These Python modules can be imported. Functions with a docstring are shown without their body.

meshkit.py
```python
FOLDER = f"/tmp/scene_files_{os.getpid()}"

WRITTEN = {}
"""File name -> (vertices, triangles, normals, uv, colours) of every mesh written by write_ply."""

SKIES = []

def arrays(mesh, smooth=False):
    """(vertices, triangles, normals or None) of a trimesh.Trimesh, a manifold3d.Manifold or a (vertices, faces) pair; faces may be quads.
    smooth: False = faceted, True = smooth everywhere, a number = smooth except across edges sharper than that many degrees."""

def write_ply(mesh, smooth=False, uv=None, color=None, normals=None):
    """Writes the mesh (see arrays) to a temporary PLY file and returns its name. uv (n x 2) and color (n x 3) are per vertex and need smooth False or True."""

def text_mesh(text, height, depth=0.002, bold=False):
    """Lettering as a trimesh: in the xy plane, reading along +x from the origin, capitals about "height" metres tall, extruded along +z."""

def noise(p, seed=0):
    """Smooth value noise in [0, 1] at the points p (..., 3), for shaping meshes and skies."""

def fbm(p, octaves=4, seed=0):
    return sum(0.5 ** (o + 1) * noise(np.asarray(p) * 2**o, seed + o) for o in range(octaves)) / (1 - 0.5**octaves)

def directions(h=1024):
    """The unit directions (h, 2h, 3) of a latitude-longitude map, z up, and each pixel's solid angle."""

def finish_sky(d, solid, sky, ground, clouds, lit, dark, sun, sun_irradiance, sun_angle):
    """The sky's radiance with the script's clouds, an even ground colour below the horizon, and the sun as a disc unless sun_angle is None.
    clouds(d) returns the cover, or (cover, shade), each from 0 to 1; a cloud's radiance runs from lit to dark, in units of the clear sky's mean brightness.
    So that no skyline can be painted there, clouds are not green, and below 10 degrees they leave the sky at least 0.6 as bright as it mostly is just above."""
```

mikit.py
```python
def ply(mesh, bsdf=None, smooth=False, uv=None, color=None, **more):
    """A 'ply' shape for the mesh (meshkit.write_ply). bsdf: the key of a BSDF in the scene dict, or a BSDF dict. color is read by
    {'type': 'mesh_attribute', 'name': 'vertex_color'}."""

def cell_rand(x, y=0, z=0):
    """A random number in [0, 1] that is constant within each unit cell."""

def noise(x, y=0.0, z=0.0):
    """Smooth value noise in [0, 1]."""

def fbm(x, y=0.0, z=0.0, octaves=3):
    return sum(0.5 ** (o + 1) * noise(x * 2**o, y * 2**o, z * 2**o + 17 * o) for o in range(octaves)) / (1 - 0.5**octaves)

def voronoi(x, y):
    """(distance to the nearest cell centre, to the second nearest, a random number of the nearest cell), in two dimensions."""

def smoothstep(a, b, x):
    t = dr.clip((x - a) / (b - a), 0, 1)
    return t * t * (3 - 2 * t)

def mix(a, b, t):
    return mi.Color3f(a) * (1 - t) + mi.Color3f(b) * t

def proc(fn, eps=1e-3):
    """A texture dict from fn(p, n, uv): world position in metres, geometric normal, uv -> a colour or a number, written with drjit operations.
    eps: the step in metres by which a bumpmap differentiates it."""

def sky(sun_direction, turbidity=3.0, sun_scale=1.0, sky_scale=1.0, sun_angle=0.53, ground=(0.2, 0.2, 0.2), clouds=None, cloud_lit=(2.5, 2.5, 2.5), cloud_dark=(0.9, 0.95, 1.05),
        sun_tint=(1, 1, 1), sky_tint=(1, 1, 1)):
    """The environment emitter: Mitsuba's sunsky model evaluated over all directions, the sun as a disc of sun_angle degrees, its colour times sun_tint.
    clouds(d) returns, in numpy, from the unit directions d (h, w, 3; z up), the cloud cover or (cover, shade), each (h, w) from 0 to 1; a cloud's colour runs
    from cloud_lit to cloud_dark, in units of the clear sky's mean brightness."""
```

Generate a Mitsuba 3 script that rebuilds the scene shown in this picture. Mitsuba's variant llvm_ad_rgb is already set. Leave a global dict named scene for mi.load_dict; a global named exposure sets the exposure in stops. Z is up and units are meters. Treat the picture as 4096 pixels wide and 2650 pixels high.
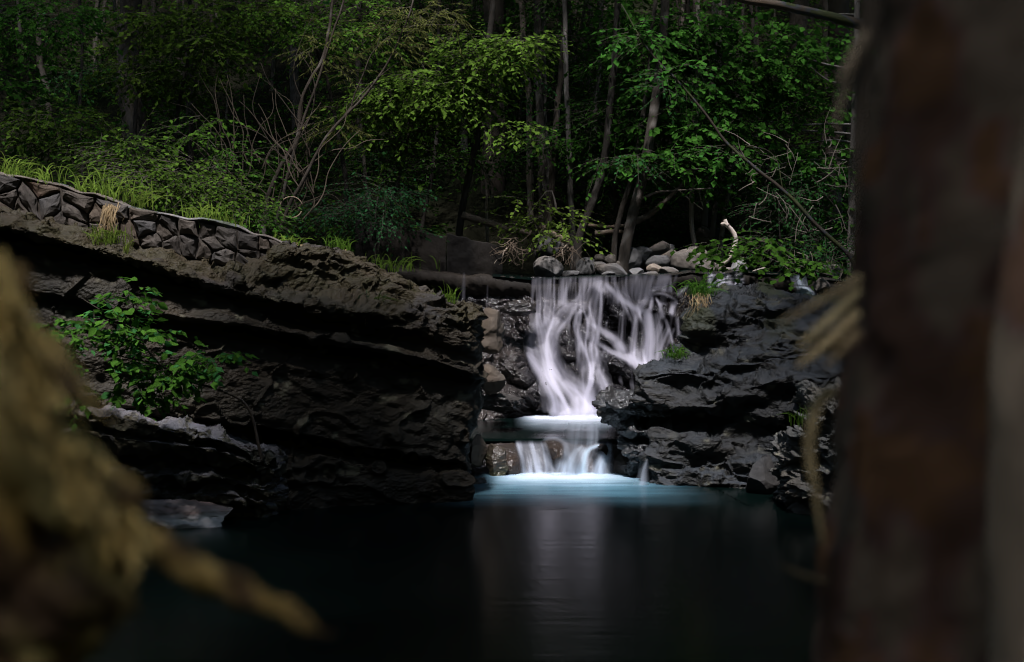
import math
import numpy as np
import drjit as dr
import mitsuba as mi
import mikit, meshkit
from scipy.ndimage import gaussian_filter
from scipy.spatial import ConvexHull, Voronoi
from shapely.geometry import Polygon, box as sbox
T = mi.ScalarTransform4f
scene, labels = {}, {}

# ------------------------------------------------------------------ camera, sky, exposure
F = 7643.0                       # focal length in pixels of the 4096 x 2650 photograph (30 degrees across)
CAM = np.array([0.0, 0.0, 2.67])
PITCH = math.atan(425 / F)       # the camera looks slightly down: the horizon lies at row 900
scene['camera'] = {'type': 'thinlens', 'fov': 30.0, 'fov_axis': 'x', 'aperture_radius': 0.0085, 'focus_distance': 22.0,
                   'near_clip': 0.05, 'far_clip': 400.0,
                   'to_world': T().look_at(origin=CAM.tolist(), target=[0, math.cos(PITCH), CAM[2] - math.sin(PITCH)], up=[0, 0, 1])}
exposure = 3.25
SUN = (-0.05, -0.45, 1.0)
scene['sky'] = mikit.sky(SUN, turbidity=3, sun_scale=0.6, sky_scale=1.0, sun_angle=6.0, ground=(0.05, 0.06, 0.04), sky_tint=(1.25, 1.0, 0.82), sun_tint=(0.8, 0.91, 1.2))

FWD, UP = np.array([0, math.cos(PITCH), -math.sin(PITCH)]), np.array([0, math.sin(PITCH), math.cos(PITCH)])


def P(u, v, Y):
    """The point at distance Y (metres along y) seen in column u, row v of the photograph: how measurements are taken from it."""
    u, v, Y = np.broadcast_arrays(np.asarray(u, float), np.asarray(v, float), np.asarray(Y, float))
    d = FWD + ((u - 2048) / F)[..., None] * np.array([1, 0, 0]) + ((1325 - v) / F)[..., None] * UP
    return CAM + d * (Y / d[..., 1])[..., None]


def UV(p):
    d = np.asarray(p) - CAM
    w = d @ FWD
    return 2048 + F * d[..., 0] / w, 1325 - F * (d @ UP) / w


def PX(Y):
    return Y / F                 # metres per photograph pixel at distance Y


# ------------------------------------------------------------------ helpers
fbm = lambda p, o=4, s=0: meshkit.fbm(np.asarray(p), o, s)
vnoise = lambda p, s=0: meshkit.noise(np.asarray(p), s)
nrm = lambda a: a / np.maximum(np.linalg.norm(a, axis=-1, keepdims=True), 1e-9)


def hash2(a, b, s=0):
    return (np.sin(np.asarray(a) * 127.1 + np.asarray(b) * 311.7 + s * 74.7) * 43758.5453) % 1.0


def sstep(a, b, x):
    t = np.clip((x - a) / (b - a), 0, 1)
    return t * t * (3 - 2 * t)


def lerp(a, b, t):
    t = np.asarray(t)[..., None]
    return np.asarray(a, float) * (1 - t) + np.asarray(b, float) * t


def smoothline(pts, n):
    """Catmull-Rom through the points, n samples evenly along the length."""
    p = np.asarray(pts, float)
    if len(p) == 2:
        return p[0] + (p[1] - p[0]) * np.linspace(0, 1, n)[:, None]
    q = np.vstack([2 * p[0] - p[1], p, 2 * p[-1] - p[-2]])
    out = []
    for i in range(len(p) - 1):
        a, b, c, d = q[i:i + 4]
        t = np.linspace(0, 1, 24, endpoint=False)[:, None]
        out.append(0.5 * (2 * b + (c - a) * t + (2 * a - 5 * b + 4 * c - d) * t**2 + (3 * b - a - 3 * c + d) * t**3))
    o = np.vstack(out + [p[-1:]])
    L = np.concatenate([[0], np.cumsum(np.linalg.norm(np.diff(o[:, :3], axis=0), axis=1))])
    s = np.linspace(0, L[-1], n)
    return np.stack([np.interp(s, L, o[:, k]) for k in range(o.shape[1])], 1)


# tones: hues in order, each with luminance 1; a colour is stored as brightness and place on this line
STONE_TONES = np.array([(0.62, 1.2, 0.28), (0.98, 1.12, 0.3), (0.93, 1.0, 1.12), (1.0, 1.0, 1.0), (1.16, 0.98, 0.8), (1.3, 0.94, 0.62), (1.55, 0.88, 0.7), (1.7, 0.86, 0.4)])
LEAF_TONES = np.array([(0.36, 1.24, 0.52), (0.36, 1.28, 0.2), (0.56, 1.2, 0.15), (0.85, 1.08, 0.2), (1.02, 1.0, 0.4), (1.28, 0.94, 0.55)])
LUM = np.array([0.2126, 0.7152, 0.0722])
for _t in (STONE_TONES, LEAF_TONES):
    _t /= (_t @ LUM)[:, None]
TONED = {'leaf': LEAF_TONES, 'grass_blade': LEAF_TONES, 'bark': STONE_TONES, 'dry_stone': STONE_TONES, 'falling_water': None}


def toned(c, tones):
    L = c @ LUM
    h = c / np.maximum(L, 1e-5)[:, None]
    x = np.linspace(0, 1, 64)
    table = np.stack([np.interp(x, np.linspace(0, 1, len(tones)), tones[:, k]) for k in range(3)], 1)
    q = ((h[:, None, :] - table[None]) ** 2 * np.array([1, 0.6, 0.7])).sum(2).argmin(1) if len(c) < 400000 else np.concatenate([((b[:, None, :] - table[None]) ** 2 * np.array([1, 0.6, 0.7])).sum(2).argmin(1) for b in np.array_split(h, len(c) // 100000)])
    return np.stack([L, x[q]], 1)


def tone_texture(tones):
    n = len(tones) - 1

    def fn(p, nn, uv):
        x = uv.y * n
        w = [dr.maximum(0, 1 - dr.abs(x - k)) for k in range(n + 1)]
        return mi.Color3f(*[uv.x * sum(w[k] * float(tones[k, j]) for k in range(n + 1)) for j in range(3)])
    return mikit.proc(fn)


class MB:
    """Collects vertices, triangles, colours (and uv) of one mesh."""

    def __init__(self):
        self.v, self.f, self.c, self.t, self.n = [], [], [], [], 0

    def add(self, v, f, c=(0.2, 0.2, 0.2), uv=None):
        v = np.asarray(v, float).reshape(-1, 3)
        f = np.asarray(f, int)
        if f.shape[1] == 4:
            f = np.vstack([f[:, [0, 1, 2]], f[:, [0, 2, 3]]])
        self.v.append(v)
        self.f.append(f + self.n)
        self.c.append(np.broadcast_to(np.asarray(c, float), v.shape))
        self.t.append(np.zeros((len(v), 2)) if uv is None else uv)
        self.n += len(v)

    def shape(self, bsdf, smooth=False, uv=False, **more):
        c, t = np.clip(np.vstack(self.c), 0, 1), np.vstack(self.t)
        if bsdf in TONED:                 # colour as (brightness, tone): meshes of one material without attributes are joined by the renderer
            t = np.stack([t[:, 0], np.clip((0.86 - c[:, 0]) / 0.24, 0, 1)], 1) if bsdf == 'falling_water' else toned(c, TONED[bsdf])
            return mikit.ply((np.vstack(self.v), np.vstack(self.f)), 'mat_' + bsdf, smooth=smooth, uv=t, **more)
        return mikit.ply((np.vstack(self.v), np.vstack(self.f)), 'mat_' + bsdf, smooth=smooth, color=c, uv=t if uv else None, **more)

    def put(self, key, bsdf, smooth=False, uv=False):
        if self.n:
            scene[key] = self.shape(bsdf, smooth, uv)


def tag(key, label=None, category=None, group=None, kind=None):
    labels[key] = {k: x for k, x in dict(label=label, category=category, group=group, kind=kind).items() if x}


COUNT = {}


def numbered(name):
    k = COUNT.get(name, -1) + 1
    COUNT[name] = k
    return name if k == 0 else f'{name}_{k:03d}'


def gridfaces(h, w):
    i, j = np.meshgrid(np.arange(h - 1), np.arange(w - 1), indexing='ij')
    a = (i * w + j).ravel()
    return np.stack([a, a + 1, a + w + 1, a + w], 1)


def gridnormals(g):
    du, dv = np.gradient(g, axis=1), np.gradient(g, axis=0)
    return nrm(np.cross(du, dv))


def tube(path, radii, sides=8, rough=0.0, seed=0, freq=3.0, cap=True):
    """(vertices, quads, position along 0..1) of a tube along the path; rough: relative bumps of the bark."""
    p = np.asarray(path, float)
    r = np.broadcast_to(np.asarray(radii, float), (len(p),))
    t = nrm(np.gradient(p, axis=0))
    a = np.cross(t[0], [0.31, 0.77, 0.55])
    rows = [nrm(a)]
    for k in range(1, len(p)):
        b = rows[-1] - t[k] * (rows[-1] @ t[k])
        rows.append(nrm(b))
    a = np.array(rows)
    b = np.cross(t, a)
    ang = np.arange(sides) * 2 * np.pi / sides
    off = np.cos(ang)[None, :, None] * a[:, None] + np.sin(ang)[None, :, None] * b[:, None]
    v = p[:, None] + off * r[:, None, None]
    if rough:
        n = fbm(v * np.array([freq * 3, freq * 3, freq]), 3, seed) - 0.5
        v = v + off * (n * 2 * rough * r[:, None])[..., None]
    v = v.reshape(-1, 3)
    i, j = np.meshgrid(np.arange(len(p) - 1), np.arange(sides), indexing='ij')
    f = np.stack([i * sides + j, i * sides + (j + 1) % sides, (i + 1) * sides + (j + 1) % sides, (i + 1) * sides + j], -1).reshape(-1, 4)
    f = np.vstack([f[:, [0, 1, 2]], f[:, [0, 2, 3]]])
    if cap:
        for e, base, fl in ((0, 0, True), (1, (len(p) - 1) * sides, False)):
            k = np.arange(1, sides - 1)
            tri = np.stack([k * 0 + base, base + k, base + k + 1], 1)
            f = np.vstack([f, tri[:, ::-1] if fl else tri])
    return v, f


# ------------------------------------------------------------------ materials
ATTR = {'type': 'mesh_attribute', 'name': 'vertex_color'}


def fine(p, n, uv):
    return mikit.fbm(p.x * 38, p.y * 38, p.z * 52, 3)


def grain(p, n, uv):
    return mikit.fbm(p.x * 90, p.y * 90, p.z * 22, 2)


def ripple(p, n, uv):
    return mikit.fbm(p.x * 1.6, p.y * 9.0, 0.3, 3)


def amount(p, n, uv):
    return uv.x


STONE_TEX, LEAF_TEX = tone_texture(STONE_TONES), tone_texture(LEAF_TONES)


def foam_tone(p, n, uv):
    return mikit.mix((0.84, 0.82, 0.94), (0.6, 0.77, 0.9), uv.y)


def solid(rough, spec=0.5, bump=None, amp=0.0, tex=ATTR, **more):
    b = {'type': 'principled', 'base_color': tex, 'roughness': rough, 'specular': spec, **more}
    if bump:
        b = {'type': 'bumpmap', 'arbitrary': mikit.proc(bump, 4e-3), 'scale': amp, 'bsdf': b}
    return {'type': 'twosided', 'bsdf': b}


scene['mat_rock'] = solid(0.66, 0.3, fine, 0.03)
scene['mat_dry_stone'] = solid(0.8, 0.25, tex=STONE_TEX)
scene['mat_wet_rock'] = solid(0.3, 0.45, fine, 0.025)
scene['mat_bark'] = solid(0.85, 0.2, tex=STONE_TEX)
scene['mat_soil'] = solid(0.95, 0.1)
scene['mat_wood'] = solid(0.7, 0.3)
scene['mat_leaf'] = {'type': 'principledthin', 'base_color': LEAF_TEX, 'roughness': 0.42, 'diff_trans': 0.75, 'eta': 1.4}
scene['mat_grass_blade'] = {'type': 'principledthin', 'base_color': LEAF_TEX, 'roughness': 0.5, 'diff_trans': 0.8, 'eta': 1.35}
# falling water: a clear film where uv.x is 0, white foam where it is 1
scene['mat_falling_water'] = {'type': 'blendbsdf', 'weight': mikit.proc(amount),
                          'a': {'type': 'thindielectric', 'int_ior': 1.03},
                          'b': {'type': 'principledthin', 'base_color': mikit.proc(foam_tone), 'roughness': 0.6, 'diff_trans': 0.9, 'eta': 1.3}}
# pool water: deep and dark, with foam and bubbles where uv.x rises
scene['mat_pool_surface'] = {'type': 'twosided', 'bsdf': {'type': 'blendbsdf', 'weight': mikit.proc(amount),
                         'a': {'type': 'bumpmap', 'arbitrary': mikit.proc(ripple, 1e-2), 'scale': 0.003,
                               'bsdf': {'type': 'principled', 'base_color': {'type': 'rgb', 'value': [0.0012, 0.0035, 0.003]}, 'roughness': 0.19, 'specular': 0.055}},
                         'b': {'type': 'principled', 'base_color': ATTR, 'roughness': 0.5, 'specular': 0.3}}}


# ------------------------------------------------------------------ rock tools
def strata(p, bed, along, fs, ft, seed, warp=0.35):
    """Blocky layering: a height 0..1 per block of the bed, with grooves between layers and at joints."""
    p = np.asarray(p)
    w = (fbm(p * 0.9, 3, seed) - 0.5) * 2 * warp
    s = (p @ bed + w) * fs
    L = np.floor(s)
    fsr = s - L
    t = (p @ along + (fbm(p * 1.7, 2, seed + 5) - 0.5) * 0.5) * ft + hash2(L, 0, seed) * 9
    C = np.floor(t)
    ftr = t - C
    h = hash2(L, C, seed)
    gr, gv = hash2(L, 7, seed)**1.6, hash2(L, C, seed + 2)**2              # some joints gape, most are closed
    edge = (1 - gr * (1 - sstep(0, 0.16, fsr) * sstep(0, 0.05, 1 - fsr))) * (1 - 0.6 * gv * (1 - sstep(0, 0.05, ftr) * sstep(0, 0.05, 1 - ftr)))
    soft = 0.5 + (h - 0.5) * sstep(0, 0.25, fsr) * sstep(0, 0.12, 1 - fsr)
    return soft * edge, edge


BED = nrm(np.array([0.26, 0.10, 0.96]))       # the rock's layers dip to the right, as the photo shows
ALONG = nrm(np.cross(np.cross(BED, [1, 0, 0.0]), BED))


from scipy.spatial import cKDTree


def facets(g, cell, seed, bed, flat=2.2, tilt=0.5):
    """Broken faces: each cell of a random pattern is a tilted plane, with sharp steps between cells."""
    rng = np.random.RandomState(seed)
    p = g.reshape(-1, 3)
    p = p + (fbm(p * 2.0 / cell * 0.5, 2, seed + 1)[:, None] - 0.5) * cell * 0.5
    q = p + np.outer(p @ bed, bed) * (flat - 1)                # cells are flattened along the bedding
    lo, hi = q.min(0) - cell, q.max(0) + cell
    n = int(min(np.prod((hi - lo) / cell), 60000))
    c = rng.uniform(lo, hi, (n, 3))
    d, i = cKDTree(c).query(q, k=2)
    t = rng.normal(0, tilt, (n, 3))
    h = rng.uniform(-1, 1, n) * cell * 0.22
    out = np.zeros(len(p))
    w = sstep(0.0, cell * 0.10, d[:, 1] - d[:, 0]) * 0.5 + 0.5
    for k in (0, 1):
        out += (h[i[:, k]] + np.clip(((q - c[i[:, k]]) * t[i[:, k]]).sum(1), -cell * 0.3, cell * 0.3)) * (w if k == 0 else 1 - w)
    return out.reshape(g.shape[:2]), sstep(0, cell * 0.07, d[:, 1] - d[:, 0]).reshape(g.shape[:2])


def rockify(g, amp=0.1, seed=0, big=0.25, fine_amp=0.02, fs=5.0, ft=1.6, bed=BED, along=ALONG, keep=None, cell=0.3, fac=0.5):
    """Displaces a grid of points (h, w, 3) along its normals into layered, cracked rock."""
    N = gridnormals(g)
    N = np.stack([gaussian_filter(N[..., k], 4) for k in range(3)], -1)
    N = nrm(N)
    a, e = strata(g, bed, along, fs, ft, seed)
    b, e2 = strata(g, bed, along, fs * 3.1, ft * 2.7, seed + 11, 0.2)
    d = (fbm(g * 1.1, 3, seed + 3) - 0.5) * big + (a - 0.4) * amp + (b - 0.4) * amp * 0.42
    d = d + (fbm(g * np.array([7, 7, 11.0]), 4, seed + 7) - 0.5) * fine_amp * 2
    f1, e3 = facets(g, cell, seed + 61, bed)
    f2, e4 = facets(g, cell * 0.36, seed + 62, bed)
    d = d + f1 * fac + f2 * fac * 0.9
    e2 = e2 * (0.5 + 0.5 * e3)
    cr = np.abs(fbm(g * 1.6, 3, seed + 21) - 0.5)
    d = d - 0.05 * (1 - sstep(0, 0.02, cr))
    if keep is not None:
        d = d * keep
    out = g + N * d[..., None]
    return out, e * e2


def rock_colour(g, base, seed, moss=0.0, mosscol=(0.035, 0.04, 0.012), lichen=0.0, N=None, var=0.55):
    n = fbm(g * 2.2, 4, seed + 31)
    m = fbm(g * 9.0, 3, seed + 37)
    c = np.asarray(base) * (1 + var * 2 * (n - 0.5) + 0.7 * (m - 0.5))[..., None]
    c = c * lerp((1.06, 0.99, 0.92), (0.93, 1.0, 1.07), sstep(0.35, 0.65, fbm(g * 1.3, 3, seed + 41)))
    if lichen:
        q = sstep(0.66, 0.74, fbm(g * 6, 4, seed + 43)) * lichen
        c = lerp(c, (0.2, 0.19, 0.13), q)
    if moss:
        if N is None:
            N = gridnormals(g)
        k = moss * sstep(0.42, 0.62, fbm(g * 2.6, 4, seed + 47) + 0.25 * (np.abs(N[..., 2]) - 0.4))
        c = lerp(c, mosscol, k * 0.95)
    return c


def loft(cols, nu, nv):
    """cols: for each station a list of points with equal count. Returns a grid (nv, nu, 3)."""
    c = np.array(cols, float)
    prof = np.stack([smoothline_idx(x, nv) for x in c])          # station, nv, 3
    return np.stack([smoothline_idx(prof[:, k], nu) for k in range(nv)])


def smoothline_idx(p, n):
    """Piecewise-cubic (monotone) interpolation over the point index."""
    from scipy.interpolate import PchipInterpolator
    p = np.asarray(p, float)
    L = np.concatenate([[0], np.cumsum(np.linalg.norm(np.diff(p, axis=0), axis=1) + 0.02)])
    return PchipInterpolator(L / L[-1], p, axis=0)(np.linspace(0, 1, n))


def loft_idx(cols, nu, nv, us=None):
    """As loft, but rows keep to the profile's point index, so that ledges run through all stations."""
    from scipy.interpolate import PchipInterpolator
    c = np.array(cols, float)
    K = c.shape[1]
    w = np.concatenate([[0], np.cumsum(np.linalg.norm(np.diff(c, axis=1), axis=2).mean(0) + 0.03)])
    w /= w[-1]
    prof = PchipInterpolator(w, c, axis=1)(np.linspace(0, 1, nv))          # station, nv, 3
    s = np.concatenate([[0], np.cumsum(np.linalg.norm(np.diff(c, axis=0), axis=2).mean(1) + 0.02)])
    s /= s[-1]
    return PchipInterpolator(s, prof, axis=0)(np.linspace(0, 1, nu)).transpose(1, 0, 2)


import trimesh
ICO = {k: trimesh.creation.icosphere(subdivisions=k) for k in (2, 3, 4, 5)}


def boulder(center, radii, seed, rot=0.0, tilt=0.0, sub=4, cuts=7, rough=0.12, fine_amp=0.012, cutmin=0.62):
    """A stream-worn or broken rock: an ellipsoid cut by random planes and weathered."""
    rng = np.random.RandomState(seed)
    v = np.array(ICO[sub].vertices)
    for _ in range(cuts):
        n = nrm(rng.normal(size=3))
        d = rng.uniform(cutmin, 0.92)
        k = np.maximum(0, v @ n - d)
        v = v - (k * 0.93)[:, None] * n
    v = v * (1 + rough * 2 * (fbm(v * 1.3 + seed, 3, seed) - 0.5))[:, None]
    v = v * np.asarray(radii)
    ct, st, cr, sr = math.cos(tilt), math.sin(tilt), math.cos(rot), math.sin(rot)
    v = v @ np.array([[ct, 0, st], [0, 1, 0], [-st, 0, ct]]).T @ np.array([[cr, -sr, 0], [sr, cr, 0], [0, 0, 1]]).T
    m = float(np.mean(radii))
    v = v + nrm(v) * ((fbm(v * 3.5 / m + seed, 4, seed + 1) - 0.5) * 2 * fine_amp * m * 4)[:, None]
    return v + np.asarray(center), np.array(ICO[sub].faces)


# ------------------------------------------------------------------ leaves
def leaf_mesh(c, d, n, s, aspect=0.62, fold=0.12, droop=0.12, detail=1):
    """Leaves: base c, direction d, normal n, length s (all per leaf). Returns (vertices (N, k, 3), faces)."""
    d = nrm(d)
    side = nrm(np.cross(n, d))
    n = np.cross(d, side)
    s = s[:, None]
    w = s * np.asarray(aspect).reshape(-1, 1) * 0.5
    if detail == 0:
        v = np.stack([c, c + d * s * 0.45 + side * w, c + d * s - n * s * droop, c + d * s * 0.45 - side * w], 1)
        f = np.array([[0, 1, 2], [0, 2, 3]])
    elif detail == 1:
        mid = c + d * s * 0.45 - n * s * fold * 0.5
        v = np.stack([c, c + d * s * 0.4 + side * w, c + d * s - n * s * droop, c + d * s * 0.4 - side * w, mid], 1)
        f = np.array([[0, 1, 4], [1, 2, 4], [0, 4, 3], [3, 4, 2]])
    else:
        k = [(0.14, 0.62), (0.38, 1.0), (0.65, 0.86), (0.88, 0.45)]
        rows = [c]
        for t, q in k:
            m = c + d * s * t - n * s * (droop * t * t)
            rows += [m + side * w * q + n * s * fold * 0.4 * q, m, m - side * w * q + n * s * fold * 0.4 * q]
        rows.append(c + d * s - n * s * droop)
        v = np.stack(rows, 1)
        f = [[0, 1, 2], [0, 2, 3]]
        for i in range(3):
            a = 1 + 3 * i
            f += [[a, a + 3, a + 4], [a, a + 4, a + 1], [a + 1, a + 4, a + 5], [a + 1, a + 5, a + 2]]
        f += [[10, 13, 11], [11, 13, 12]]
        f = np.array(f)
    return v, f


def put_leaves(mb, c, d, n, s, col, **kw):
    if len(c) == 0:
        return
    v, f = leaf_mesh(c, d, n, s, **kw)
    N, k = v.shape[:2]
    F_ = (f[None] + (np.arange(N) * k)[:, None, None]).reshape(-1, 3)
    mb.add(v.reshape(-1, 3), F_, np.repeat(np.broadcast_to(col, (N, 3)), k, axis=0))


def spray(rng, origin, direction, length, k, size, flat=0.35, open_=0.9, along0=0.15):
    """Leafy twigs: origins (S, 3), directions (S, 3). Returns leaf arrays c, d, n, s and the twigs' polylines."""
    S = len(origin)
    dirs = nrm(direction)
    L = np.broadcast_to(length, (S,))
    t = np.linspace(along0, 1.0, k)[None, :] + rng.uniform(-0.05, 0.05, (S, k))
    sag = -0.18 * L[:, None] * t**2
    pos = origin[:, None] + dirs[:, None] * (L[:, None] * t)[..., None]
    pos[..., 2] += sag
    upv = nrm(np.array([0, 0, 1.0]) + rng.normal(0, flat, (S, k, 3)))
    side = nrm(np.cross(dirs, [0, 0, 1.0]) + 1e-6)[:, None]
    sg = np.where((np.arange(k) % 2)[None, :, None] == 0, 1.0, -1.0)
    sg = np.where((np.arange(k) == k - 1)[None, :, None], rng.uniform(-0.4, 0.4, (S, k, 1)), sg)
    ld = nrm(dirs[:, None] * rng.uniform(0.4, 1.0, (S, k, 1)) + side * sg * open_ * rng.uniform(0.6, 1.2, (S, k, 1)) + np.array([0, 0, -0.25]) + rng.normal(0, 0.18, (S, k, 3)))
    sz = size * rng.uniform(0.6, 1.25, (S, k))
    tw = np.stack([origin, origin + dirs * (L * 0.5)[:, None] + np.array([0, 0, -0.045]) * L[:, None], origin + dirs * L[:, None] + np.array([0, 0, -0.18]) * L[:, None]], 1)
    return pos.reshape(-1, 3), ld.reshape(-1, 3), upv.reshape(-1, 3), sz.ravel(), tw


def put_twigs(mb, tw, r=0.004, col=(0.05, 0.042, 0.035)):
    """Thin three-sided twigs, all at once."""
    if len(tw) == 0:
        return
    t = nrm(tw[:, 2] - tw[:, 0])
    a = nrm(np.cross(t, [0.3, 0.5, 0.81]))
    b = np.cross(t, a)
    ang = np.arange(3) * 2 * np.pi / 3
    rr = np.array([1.0, 0.8, 0.35]) * r
    v = tw[:, :, None] + rr[None, :, None, None] * (np.cos(ang)[None, None, :, None] * a[:, None, None] + np.sin(ang)[None, None, :, None] * b[:, None, None])
    f = []
    for i in range(2):
        for j in range(3):
            q = [i * 3 + j, i * 3 + (j + 1) % 3, (i + 1) * 3 + (j + 1) % 3, (i + 1) * 3 + j]
            f += [[q[0], q[1], q[2]], [q[0], q[2], q[3]]]
    f = np.array(f)
    N = len(tw)
    mb.add(v.reshape(-1, 3), (f[None] + (np.arange(N) * 9)[:, None, None]).reshape(-1, 3), col)


def leaf_tint(rng, n, base, var=0.4, yellow=0.12):
    base = np.asarray(base, float)
    k = rng.uniform(1 - var, 1 + var, (n, 1))
    y = rng.uniform(0, yellow, (n, 1))
    return base * k * (1 + y * np.array([[0.9, 0.25, -0.3]]))
# ------------------------------------------------------------------ ground: one sheet from the near bank to the wooded slopes
gx, gy = np.arange(-70, 70.01, 0.4), np.arange(-50, 100.01, 0.4)
X, Y = np.meshgrid(gx, gy)
hillb = np.maximum(0, Y - 26.5 - 0.15 * np.abs(X)) * 0.62
hilll, hillr = np.maximum(0, -6.5 - X) * 0.55, np.maximum(0, X - 7.0) * 0.55
hilln = np.maximum(0, -3.0 - Y) * 0.6
Hh = np.minimum(hillb + hilll + hillr + hilln, 32)
front = np.interp(X, [-9, -4.55, -3.9, -2.63, -0.43], [16.4, 17.0, 17.1, 17.5, 18.5])
walltop = np.interp(X, [-9, -4.6, -3.4, -2.2, -0.45, 0.5], [3.3, 3.13, 2.85, 2.4, 1.75, 1.6])
land = 1.9 + Hh
left_bank = (X < np.interp(Y, [19, 20.5, 24.4], [-0.75, -1.1, -1.75])) & (Y > front + 1.0)
land = np.where(left_bank, np.interp(Y, [17, 21, 25.6, 26], [0, 0.5, 1, 1]) * 0 + walltop * np.interp(Y, [22, 25.8], [1, 0]) + 2.55 * np.interp(Y, [22, 25.8], [0, 1]) - np.interp(Y, [19.5, 22], [0.6, 0.3]) + Hh, land)
gorge = (Y > front - 0.3) & (Y < 24.6) & ~left_bank & (X < np.interp(Y, [19, 20.4, 22, 24.5], [1.3, 1.5, 2.2, 4.2]))
pool = (Y > 9.5) & (Y < 19.9) & (X < 2.9) & (Y <= front + 1.2) & (X > -11)
pool |= (Y > 9.5) & (Y < 19.7) & (X > -0.6) & (X < 2.7)
pool |= (Y > 17) & (Y < 21.2) & (X > -0.4) & (X < 9)
land = np.where(gorge | pool, -1.0, land)
land = np.where((Y > 20) & (Y < 24.6) & (X > 1.2) & (X < 6), np.minimum(land, 1.3), land)
stream = (Y >= 24.4) & (Y < 27.5) & (X > -0.9) & (X < 5)
land = np.where(stream, 1.82 + 0.06 * (Y - 24.4), land)
near = Y < 9.5
land = np.where(near, np.where(Y < 6.0, 0.95, 0.95 - 0.55 * (Y - 6.0)) + Hh, land)
land = gaussian_filter(land, 0.9)
far = sstep(0.3, 2.0, Hh)
land = land + (fbm(np.stack([X * 0.25, Y * 0.25, X * 0], -1), 4, 5) - 0.5) * 1.6 * far + (fbm(np.stack([X * 1.3, Y * 1.3, X * 0], -1), 3, 6) - 0.5) * 0.22
GV = np.stack([X, Y, land], -1)
from scipy.interpolate import RegularGridInterpolator
_gi = RegularGridInterpolator((gy, gx), land, bounds_error=False, fill_value=10.0)
ground_z = lambda x, y: _gi(np.stack([np.broadcast_to(y, np.shape(x)), x], -1))
m = MB()
gc = np.array([0.011, 0.011, 0.006]) * (0.6 + 0.8 * fbm(GV * 0.9, 3, 8))[..., None]
gc = lerp(gc, (0.008, 0.016, 0.004), sstep(0.5, 0.65, fbm(GV * 0.5, 4, 9)))
m.add(GV.reshape(-1, 3), gridfaces(len(gy), len(gx)), gc.reshape(-1, 3))
m.put('ground', 'soil', smooth=True)
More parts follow.
